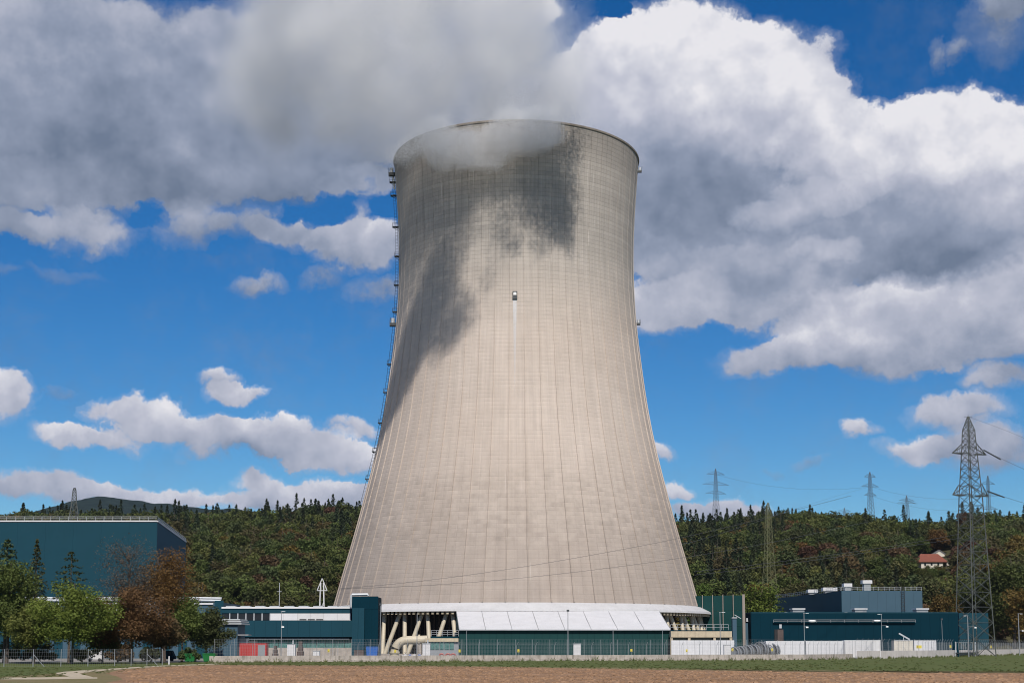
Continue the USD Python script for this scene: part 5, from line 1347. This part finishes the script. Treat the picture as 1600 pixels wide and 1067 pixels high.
container('white site container next to the pylon compound', 1428.5, 1463, 1000, 398, 'white_sheet', 5)
# loading boom resting on the cream container
t = thing('conveyor_boom', 'slanted pale conveyor boom above the cream container', 'boom', (X(1410, 402, 5), 402, 0))
a_, b_ = at(1404.5, 989, 402), at(1421, 998.5, 402)
obj('boom', MB().bar(a_, b_, .28), 'light_metal', t); obj('leg', MB().bar((a_ * .55 + b_ * .45), at(1409, 998, 402) * [1, 1, 0], .14), 'light_metal', t); obj('leg', MB().bar(b_, b_ * [1, 1, 0], .14), 'light_metal', t)
# gate between the pale walls
gp = poly_at_px(line2, 1488); gq = poly_at_px(line2, 1519)
gt = thing('yard_gate', 'grey barred gate under the large pylon', 'gate', (*((gp + gq) / 2), 0))
gp3, gq3 = np.array([gp[0], gp[1] - .9, 0]), np.array([gq[0], gq[1] - .9, 0])
for s in (gp3, gq3): obj('gate_post', MB().bar(s, s + [0, 0, 4.3], .14), 'light_metal', gt)
obj('top_bar', MB().bar(gp3 + [0, 0, 4.1], gq3 + [0, 0, 4.1], .08), 'light_metal', gt); obj('bottom_bar', MB().bar(gp3 + [0, 0, .5], gq3 + [0, 0, .5], .10), 'dark_metal', gt)
for k in range(9):
    p = gp3 + (gq3 - gp3) * (k + .5) / 9; obj('gate_bar', MB().bar(p + [0, 0, .5], p + [0, 0, 4.1], .05), 'light_metal', gt)
obj('dark_panel', MB().bar(gp3 + [0, -.1, 1.05], gq3 * .999 + gp3 * .001 + [0, -.1, 1.05], .28), 'dark_metal', gt)
# yellow warning signs on the fence
for k, (px, py, lb) in enumerate(((513.5, 1016, 'in front of the low teal block'), (617.5, 1017, 'below the cream pipe elbow'), (718, 1016.5, 'at the left end of the green store hall'), (810, 1016, 'left of the white cabinet on the green hall front'), (986.5, 1015.5, 'right of the white cabinet on the green hall front'), (1073, 1016, 'in front of the canopy building'), (1144.5, 1014.5, 'left of the cable drums'), (1206.5, 1014.5, 'on the right end of the cable drums'))):
    p = poly_at_px(fl, px); Yp = p[1] + .75; c = at(px, py, Yp)
    t = thing('warning_sign', 'small yellow warning plate ' + lb, 'sign', (c[0], Yp, 0), 0, 'yellow warning plates on the fence')
    obj('plate', MB().box((c[0], Yp, c[2]), (.42, .03, .62)), 'yellow_paint', t)
    obj('border', MB().box((c[0], Yp - .02, c[2] - .2), (.3, .01, .07)), 'brown_steel', t)
    obj('stake', MB().bar((c[0], Yp + .05, 0), (c[0], Yp + .05, c[2] + .3), .03), 'galvanised', t)
for k, (px, py, lb) in enumerate(((1485, 1009.5, 'at the gate'), (1548, 1010, 'beside the right foot of the large pylon'), (1436, 1010, 'on the white container next to the pylon compound'))):
    p = poly_at_px(line2, px); Yp = p[1] + 1.2; c = at(px, py, Yp)
    t = thing('warning_sign', 'yellow warning plate ' + lb, 'sign', (c[0], Yp, 0), 0, 'yellow warning plates on the fence')
    obj('plate', MB().box((c[0], Yp, c[2]), ((1.4 if k == 2 else .5), .03, .8)), 'yellow_paint', t)
    obj('stake', MB().bar((c[0], Yp + .05, 0), (c[0], Yp + .05, c[2] + .3), .03), 'galvanised', t)
# white marker post by the path
m_ = gpt(264, 1037.5)
t = thing('marker_post', 'white marker post beside the gravel path', 'post', m_)
obj('shaft', MB().cyl(m_, .16, 1.35, 8, .13), 'white_paint', t); obj('cap', MB().cyl(m_ + [0, 0, 1.35], .15, .12, 8, .03), 'white_paint', t)

# ------------------------------------------------------------------ lamp posts
def lamp_post(label, px, top, Y, arm=0.0, dish=None, cam_=None, r=.085, mat='galvanised', head='arm'):
    x0 = X(px, Y, 4); zt_ = Z(top, Y)
    t = thing('lamp_post', label, 'lamp post', (x0, Y, 0))
    obj('mast', MB().cyl((x0, Y, 0), r * 1.25, zt_, 8, r * .8), mat, t)
    if arm:
        obj('arm', MB().bar((x0 - .2 * np.sign(arm), Y, zt_ - .05), (x0 + arm, Y, zt_ - .05), .07), mat, t)
        obj('lamp_head', MB().box((x0 + arm, Y, zt_ - .12), (.7, .3, .16)), 'light_metal', t)
    if head == 'box': obj('lamp_head', MB().box((x0, Y, zt_ + .2), (.55, .5, .42)), 'dark_metal', t)
    if dish:
        c = at(dish[0], dish[1], Y)
        obj('flood_arm', MB().bar((x0, Y, c[2]), c, .05), mat, t)
        ball = trimesh.creation.icosphere(1, 1.0); obj('floodlight', (ball.vertices * [.95, .6, .28] + c, ball.faces), 'lens_white', t, smooth=True)
    if cam_:
        c = at(cam_[0], cam_[1], Y)
        br = obj('camera_arm', MB().bar((x0, Y, c[2] + .25), (c[0], Y, c[2] + .25), .045), mat, t)
        obj('camera', MB().box(c, (.55, .4, .3)), 'lens_white', br)
lamp_post('lamp post in front of the low teal block', 439.5, 954, 308, .4, None, (442, 979), head='none')
lamp_post('dark topped lamp post beside the stair tower', 594, 945, 325, 0, head='box')
lamp_post('slim lamp post before the tower legs', 651.5, 958, 330, 0, head='none')
lamp_post('dark topped lamp post in front of the store hall roof', 887.5, 955, 318, 0, head='box')
lamp_post('lamp post with a short arm in front of the canopy building', 1125.5, 955.5, 320, .8, None, None, head='none')
lamp_post('lamp post with white floodlight in front of the right hall', 1257, 957, 338, .8, (1269, 969.8), (1261, 979.5), head='none')
lamp_post('lamp post with white floodlight left of the conveyor boom', 1378, 958.5, 362, -.6, (1370.5, 969.5), (1386, 978.5), head='none')
lamp_post('blue grey lamp post between the legs of the large pylon', 1513, 961, 405, -.8, None, (1524, 980), head='none', r=.14)
lamp_post('lamp post at the right edge above the security fence', 1592.5, 958, 470, 1.0, None, (1598, 985), head='none', r=.16)
lamp_post('thin mast with dark floodlight on the right hall front', 1472.5, 968, 400, 0, None, None, head='box', r=.06, mat='galvanised')
lamp_post('slim post in front of the middle of the store hall', 958, 983, 322, 0, head='none', r=.07)
lamp_post('slim post in front of the right end of the store hall', 1035, 983, 322, 0, head='none', r=.07)
lamp_post('slim post at the left end of the store hall', 729, 983, 322, 0, head='none', r=.07)

# ------------------------------------------------------------------ pylons and lines
def lattice(parent, base, sec, mat, r, rz=0.0, waist=True, step=1.0, diag=.5):
    """Four legged lattice mast. sec: (height, half width) from foot to tip; returns a function giving corners."""
    a = math.radians(rz); Rm = np.array([[math.cos(a), -math.sin(a)], [math.sin(a), math.cos(a)]])
    hs, ws = np.array([s_[0] for s_ in sec], float), np.array([s_[1] for s_ in sec], float)
    def corner(k, h):
        w = np.interp(h, hs, ws); c = np.array([(-1, -1), (1, -1), (1, 1), (-1, 1)][k % 4]) * w
        return np.array([*(base[:2] + Rm @ c), base[2] + h])
    for k in range(4):
        m = MB()
        for h0_, h1_ in zip(hs[:-1], hs[1:]): m.bar(corner(k, h0_), corner(k, h1_), r)
        obj('leg', m, mat, parent)
    lv = [hs[0]]
    while lv[-1] < hs[-1] - .5:
        w = np.interp(lv[-1], hs, ws); lv.append(min(hs[-1], lv[-1] + max(1.2, step * 2 * w)))
    for k in range(4):
        m = MB()
        for h0_, h1_ in zip(lv[:-1], lv[1:]):
            m.bar(corner(k, h0_), corner(k + 1, h1_), r * diag); m.bar(corner(k + 1, h0_), corner(k, h1_), r * diag)
            m.bar(corner(k, h1_), corner(k + 1, h1_), r * diag)
        obj('bracing', m, mat, parent)
    return corner, Rm
def cross_arm(parent, base, Rm, h, half, w, rise, mat, r, tip_only=None):
    for s in (-1, 1):
        m = MB(); L = half if not isinstance(half, tuple) else half[0 if s < 0 else 1]
        tip = np.array([*(base[:2] + Rm @ np.array([s * L, 0])), base[2] + h])
        for yy in (-1, 1):
            inn = np.array([*(base[:2] + Rm @ np.array([s * w, yy * w])), base[2] + h]); upn = np.array([*(base[:2] + Rm @ np.array([s * w, yy * w])), base[2] + h + rise])
            m.bar(inn, tip, r); m.bar(upn, tip, r * .9)
            for q in range(1, 4):
                f = q / 4; m.bar(inn + (tip - inn) * f, upn + (tip - upn) * (f - .12), r * .42)
        for q in range(1, 5):
            f = q / 5
            p1_ = np.array([*(base[:2] + Rm @ np.array([s * w + (s * L - s * w) * f, -w * (1 - f)])), base[2] + h]); p2_ = np.array([*(base[:2] + Rm @ np.array([s * w + (s * L - s * w) * f, w * (1 - f)])), base[2] + h])
            m.bar(p1_, p2_, r * .6)
        obj('cross_arm', m, mat, parent)

YP = 425.0
bp_ = np.array([X(1523.5, YP, 5), YP, 0.0]); bp_[0] += .0
hP = Z(651, YP)
shift = 0
lp = thing('lattice_pylon', 'large steel lattice pylon with two cross arms at the right', 'pylon', bp_)
hh = lambda py: Z(py, YP)
corner, Rm = lattice(lp, bp_, [(0, 4.1), (hh(822), 2.7), (hh(775), 2.35), (hh(700), 1.5), (hh(672), 1.25), (hP, .12)], 'pylon_steel', .17, 22, step=.62, diag=.5)
cross_arm(lp, bp_, Rm, hh(709), 6.3, 1.55, 3.0, 'pylon_steel', .17)
cross_arm(lp, bp_, Rm, hh(774), 6.6, 2.35, 3.3, 'pylon_steel', .17)
obj('earth_peak', MB().bar(bp_ + [-1.2, 0, hP], bp_ + [1.2, 0, hP], .08).bar(bp_ + [0, 0, hP - .3], bp_ + [0, 0, hP + .6], .06), 'pylon_steel', lp)
def small_pylon(label, px, top, foot_py, Y, arms, mat, r, w0=2.6, peak=.15, rz=20, name='lattice_pylon', step=.9):
    z0 = Z(foot_py, Y); b = np.array([X(px, Y, z0), Y, z0]); H = Z(top, Y) - z0
    t = thing(name, label, 'pylon', b)
    hs0 = [(Z(p_, Y) - z0) for p_, _ in arms]
    low = min(hs0) if hs0 else H * .6
    c_, R_m = lattice(t, b, [(0, w0), (low, w0 * .42), (H * .93, w0 * .25), (H, peak)], mat, r, rz, step=step)
    for p_, half in arms:
        cross_arm(t, b, R_m, Z(p_, Y) - z0, half, w0 * .35, H * .035 + .6, mat, r * .8)
    return b, H
small_pylon('slim distant pylon with three arms right of the cooling tower', 1119.5, 732, 840, 1250, [(741, 9), (757, 13), (771, 10)], 'far_pylon_steel', .13, 3.4)
small_pylon('distant pylon with three arms on the ridge in the middle right', 1361.5, 737, 840, 1180, [(745, 5.5), (760, 8.5), (774, 6)], 'far_pylon_steel', .14, 3.4)
small_pylon('small far pylon between the middle right pylon and the large one', 1418.5, 774, 850, 1700, [(782, 11), (786, 14)], 'far_pylon_steel', .16, 3.6)
small_pylon('distant pylon with three arms just right of the large pylon', 1546.5, 743, 840, 1180, [(756, 7), (774, 11), (795, 9)], 'far_pylon_steel', .13, 3.0)
small_pylon('tiny far pylon between the two middle pylons', 1320.5, 793, 850, 2300, [(798, 12), (802, 15)], 'far_pylon_steel', .17, 3.6)
small_pylon('yellow green lattice mast without arms before the right hillside', 1203.5, 785, 985, 560, [], 'pylon_green', .10, 3.1, .2, step=.95)
small_pylon('lattice mast on the skyline above the great teal hall', 114.5, 762, 830, 900, [], 'pylon_steel', .24, 4.0, .4, step=.8)
# small white gantry on the low teal block
b = np.array([X(503, 372, 14), 372.0, 0.0]); zg = Z(903, 372); z_b = Z(949, 350)
gn = thing('white_gantry', 'small white line gantry above the low teal block', 'gantry', b)
m = MB()
for s in (-1, 1):
    for q in (-1, 1):
        obj('leg', MB().bar(b + [s * 1.0, q * .8, 0], b + [s * .35, q * .3, zg - 1.2], .16), 'white_paint', gn)
obj('head', MB().bar(b + [-1.3, 0, zg - 3.2], b + [0, 0, zg], .14).bar(b + [1.3, 0, zg - 3.2], b + [0, 0, zg], .14).bar(b + [-1.3, 0, zg - 3.2], b + [1.3, 0, zg - 3.2], .14), 'white_paint', gn)
obj('bracing', MB().bar(b + [-.8, -.7, 6], b + [.6, -.5, 11], .07).bar(b + [.8, -.7, 6], b + [-.6, -.5, 11], .07).bar(b + [-.6, -.5, 11], b + [.45, -.4, 14.5], .07).bar(b + [.6, -.5, 11], b + [-.45, -.4, 14.5], .07), 'white_paint', gn)
for px, top, lb in ((436, 910, 'thin grey mast above the left end of the low teal block'), (1231, 880, 'x')):
    if lb == 'x': continue
    bb_ = np.array([X(px, 385, 10), 385.0, 0]); t = thing('antenna_mast', lb, 'mast', bb_); ztm = Z(top, 385)
    obj('mast', MB().cyl(bb_, .16, ztm, 6, .1), 'light_metal', t); obj('cross_bar', MB().bar(bb_ + [-.6, 0, ztm - 2.4], bb_ + [.6, 0, ztm - 2.4], .08), 'light_metal', t)

def line(label, pts, r=.045, sag=0.0):
    """A cable through the points (column, row, depth)."""
    P = np.array([at(*p) for p in pts]); s = np.r_[0, np.cumsum(np.linalg.norm(np.diff(P, axis=0), axis=1))]
    if len(P) > 2:
        cs = CubicSpline(s, P); u = np.linspace(0, s[-1], 40); P = cs(u)
    else:
        u = np.linspace(0, 1, 30)[:, None]; P = P[0] + (P[1] - P[0]) * u; P[:, 2] -= sag * 4 * (u * (1 - u))[:, 0]
    c = P.mean(0); t = thing('power_line', label, 'power line', P[0])
    obj('cable', MB().tube(P, r * .72, 4), 'wire_metal', t)
    return t
line('upper power line crossing the foot of the cooling tower', [(531, 919, 350), (652, 908, 349), (793, 889, 347), (951, 862, 345), (1049, 843, 344), (1203, 807, 345), (1330, 774, 346)], .05)
line('lower power line crossing the foot of the cooling tower', [(531, 919.6, 350), (700, 912, 349), (820, 902, 347), (951, 887, 346), (1053, 873, 346), (1200, 848, 360), (1357, 815, 400)], .05)
line('upper one of the paired lines running to the large pylon', [(1085, 893, 350), (1203, 879, 365), (1360, 858, 390), (1503, 833, 420)], .06)
line('lower one of the paired lines running to the large pylon', [(1085, 898, 350), (1203, 884, 365), (1360, 862, 390), (1503, 840, 420)], .06)
line('line from the forest edge up to the middle right pylon', [(1064, 849, 500), (1130, 832, 700), (1237, 797, 900), (1353, 762, 1180)], .07)
for k, (a_, b_, lb) in enumerate((((1537, 703), (1640, 748), 'upper'), ((1543, 767), (1640, 795), 'lower'))):
    t = line(f'{lb} conductor leaving the large pylon to the right', [(*a_, YP - 3), ((a_[0] + b_[0]) / 2, (a_[1] + b_[1]) / 2 + 2.0, YP - 10), (*b_, YP - 25)], .06)
    p, q = at(*a_, YP - 3), at(a_[0] + 27, a_[1] + (15 if k == 0 else 10), YP - 7)
    m = MB()
    for i_ in range(14): m.bar(p + (q - p) * (i_ / 14), p + (q - p) * (i_ / 14 + .045), .21, 8)
    obj('insulator_string', m, 'dark_metal', t)
line('thin earth wire from the tip of the large pylon to the right', [(1512, 651, YP), (1560, 668, YP - 8), (1640, 702, YP - 20)], .035)
line('high faint line between the slim distant pylon and the middle right pylon', [(1119, 741, 1250), (1240, 763, 1215), (1361, 760, 1180)], .08)
line('faint line from the middle right pylon to the pylon at its right', [(1361, 760, 1180), (1450, 778, 1180), (1546, 774, 1180)], .08)
line('lower faint line from the middle right pylon to the pylon at its right', [(1361, 774, 1180), (1450, 795, 1180), (1546, 795, 1180)], .08)

# ------------------------------------------------------------------ tufts of grass and weeds
rg = np.random.default_rng(77)
def tuft(seed, n, h):
    r = np.random.default_rng(seed); v, f = [], []
    for i_ in range(n):
        a = r.random() * 6.283; p = np.array([r.normal(0, .12), r.normal(0, .12), 0]); d = np.array([math.cos(a), math.sin(a), 0]); s = np.array([-d[1], d[0], 0]) * .035; hh_ = h * (.5 + r.random())
        k = len(v); v += [p - s, p + s, p + d * .12 * r.random() + [0, 0, hh_ * .6] + s * .7, p + d * .3 * r.random() + [0, 0, hh_]]; f += [[k, k + 1, k + 2], [k, k + 2, k + 3]]
    return np.array(v), np.array(f)
leaf_mat('grass_blade', (.075, .095, .026), (.13, .145, .048), .25, .4)
gpi = UsdGeom.PointInstancer.Define(stage, '/World/grass_tufts'); tag(gpi, 'tufts of grass and weeds on the verge and along the wall foot', 'grass', kind='stuff')
pr = []
for k in range(3):
    usdkit.mesh(stage, f'/World/grass_tufts/tuft_{k:03d}', tuft(k, 12, [.06, .09, .38][k]), M['grass_blade']); pr.append(Sdf.Path(f'/World/grass_tufts/tuft_{k:03d}'))
GP, GI, GS = [], [], []
for i_ in range(2600):
    px = rg.uniform(-30, 1630); base_e = np.interp(px, [-30, 172, 240, 330, 850, 1150, 1640], [1062, 1052, 1041.5, 1038.8, 1042.7, 1046.5, 1050])
    w_b = np.interp(px, [-30, 300, 380, 560, 1250, 1440, 1600], [1042, 1036, 1033.7, 1030.5, 1030, 1027, 1022])
    u = rg.random(); py = w_b + .15 + (base_e - w_b) * u
    p = gpt(px, py, .01)
    if 85 < px < 355 and 1035.5 < py < 1054 and rg.random() < .6: continue
    GP.append(p); GI.append(int(rg.integers(0, 2))); s_ = rg.uniform(.6, 1.3); GS.append((s_, s_, s_))
for q in along(line1 + line2[1:], .55):
    if rg.random() < .75:
        GP.append((q[0] + rg.normal(0, .15), q[1] - .55 - abs(rg.normal(0, .2)), .005)); GI.append(2); s_ = rg.uniform(.5, 1.7) * (2.2 if rg.random() < .03 else 1); GS.append((s_, s_, s_))
gpi.CreatePrototypesRel().SetTargets(pr); gpi.CreatePositionsAttr(Vt.Vec3fArray.FromNumpy(np.array(GP, np.float32))); gpi.CreateProtoIndicesAttr(Vt.IntArray(GI)); gpi.CreateScalesAttr(Vt.Vec3fArray.FromNumpy(np.array(GS, np.float32)))

# clods of earth on the ploughed field
cpi = UsdGeom.PointInstancer.Define(stage, '/World/soil_clods'); tag(cpi, 'clods of dry earth scattered over the ploughed field', 'soil', kind='stuff')
pr = []
for k in range(4):
    ic = trimesh.creation.icosphere(1, 1.0); vv2 = ic.vertices * (.7 + .6 * rg.random((len(ic.vertices), 1))) * [1, 1, .6]
    usdkit.mesh(stage, f'/World/soil_clods/clod_{k:03d}', (vv2, ic.faces), M['soil']); pr.append(Sdf.Path(f'/World/soil_clods/clod_{k:03d}'))
CP, CI, CS = [], [], []
for i_ in range(16000):
    Yc = 105 + 115 * rg.random() ** 1.5; xc = rg.uniform(-.38, .38) * Yc
    pxc = 800 + FOC * xc / Yc; pyc = HORIZON + FOC * EYE / Yc
    if pyc < np.interp(pxc, [e0_[0] for e0_ in edge[2:]], [e0_[1] for e0_ in edge[2:]]) + .4 or pxc < 200: continue
    s_ = .05 + .16 * rg.random() ** 3; CP.append((xc, Yc, .012)); CI.append(int(rg.integers(0, 4))); CS.append((s_ * 1.5, s_, s_))
cpi.CreatePrototypesRel().SetTargets(pr); cpi.CreatePositionsAttr(Vt.Vec3fArray.FromNumpy(np.array(CP, np.float32))); cpi.CreateProtoIndicesAttr(Vt.IntArray(CI)); cpi.CreateScalesAttr(Vt.Vec3fArray.FromNumpy(np.array(CS, np.float32)))

# ------------------------------------------------------------------ air
g = Graph()
M['haze'] = g.make('/World/Looks/haze', volume=g.add('principled_volume', 'volume', color=(.80, .89, 1.0), density=HAZE, anisotropy=0.2))
obj('haze', MB().span((-6200, -500, -1.5), (6200, 8200, 620)), 'haze', label='faint blue haze of the clear autumn air', cat='haze', kind='stuff')
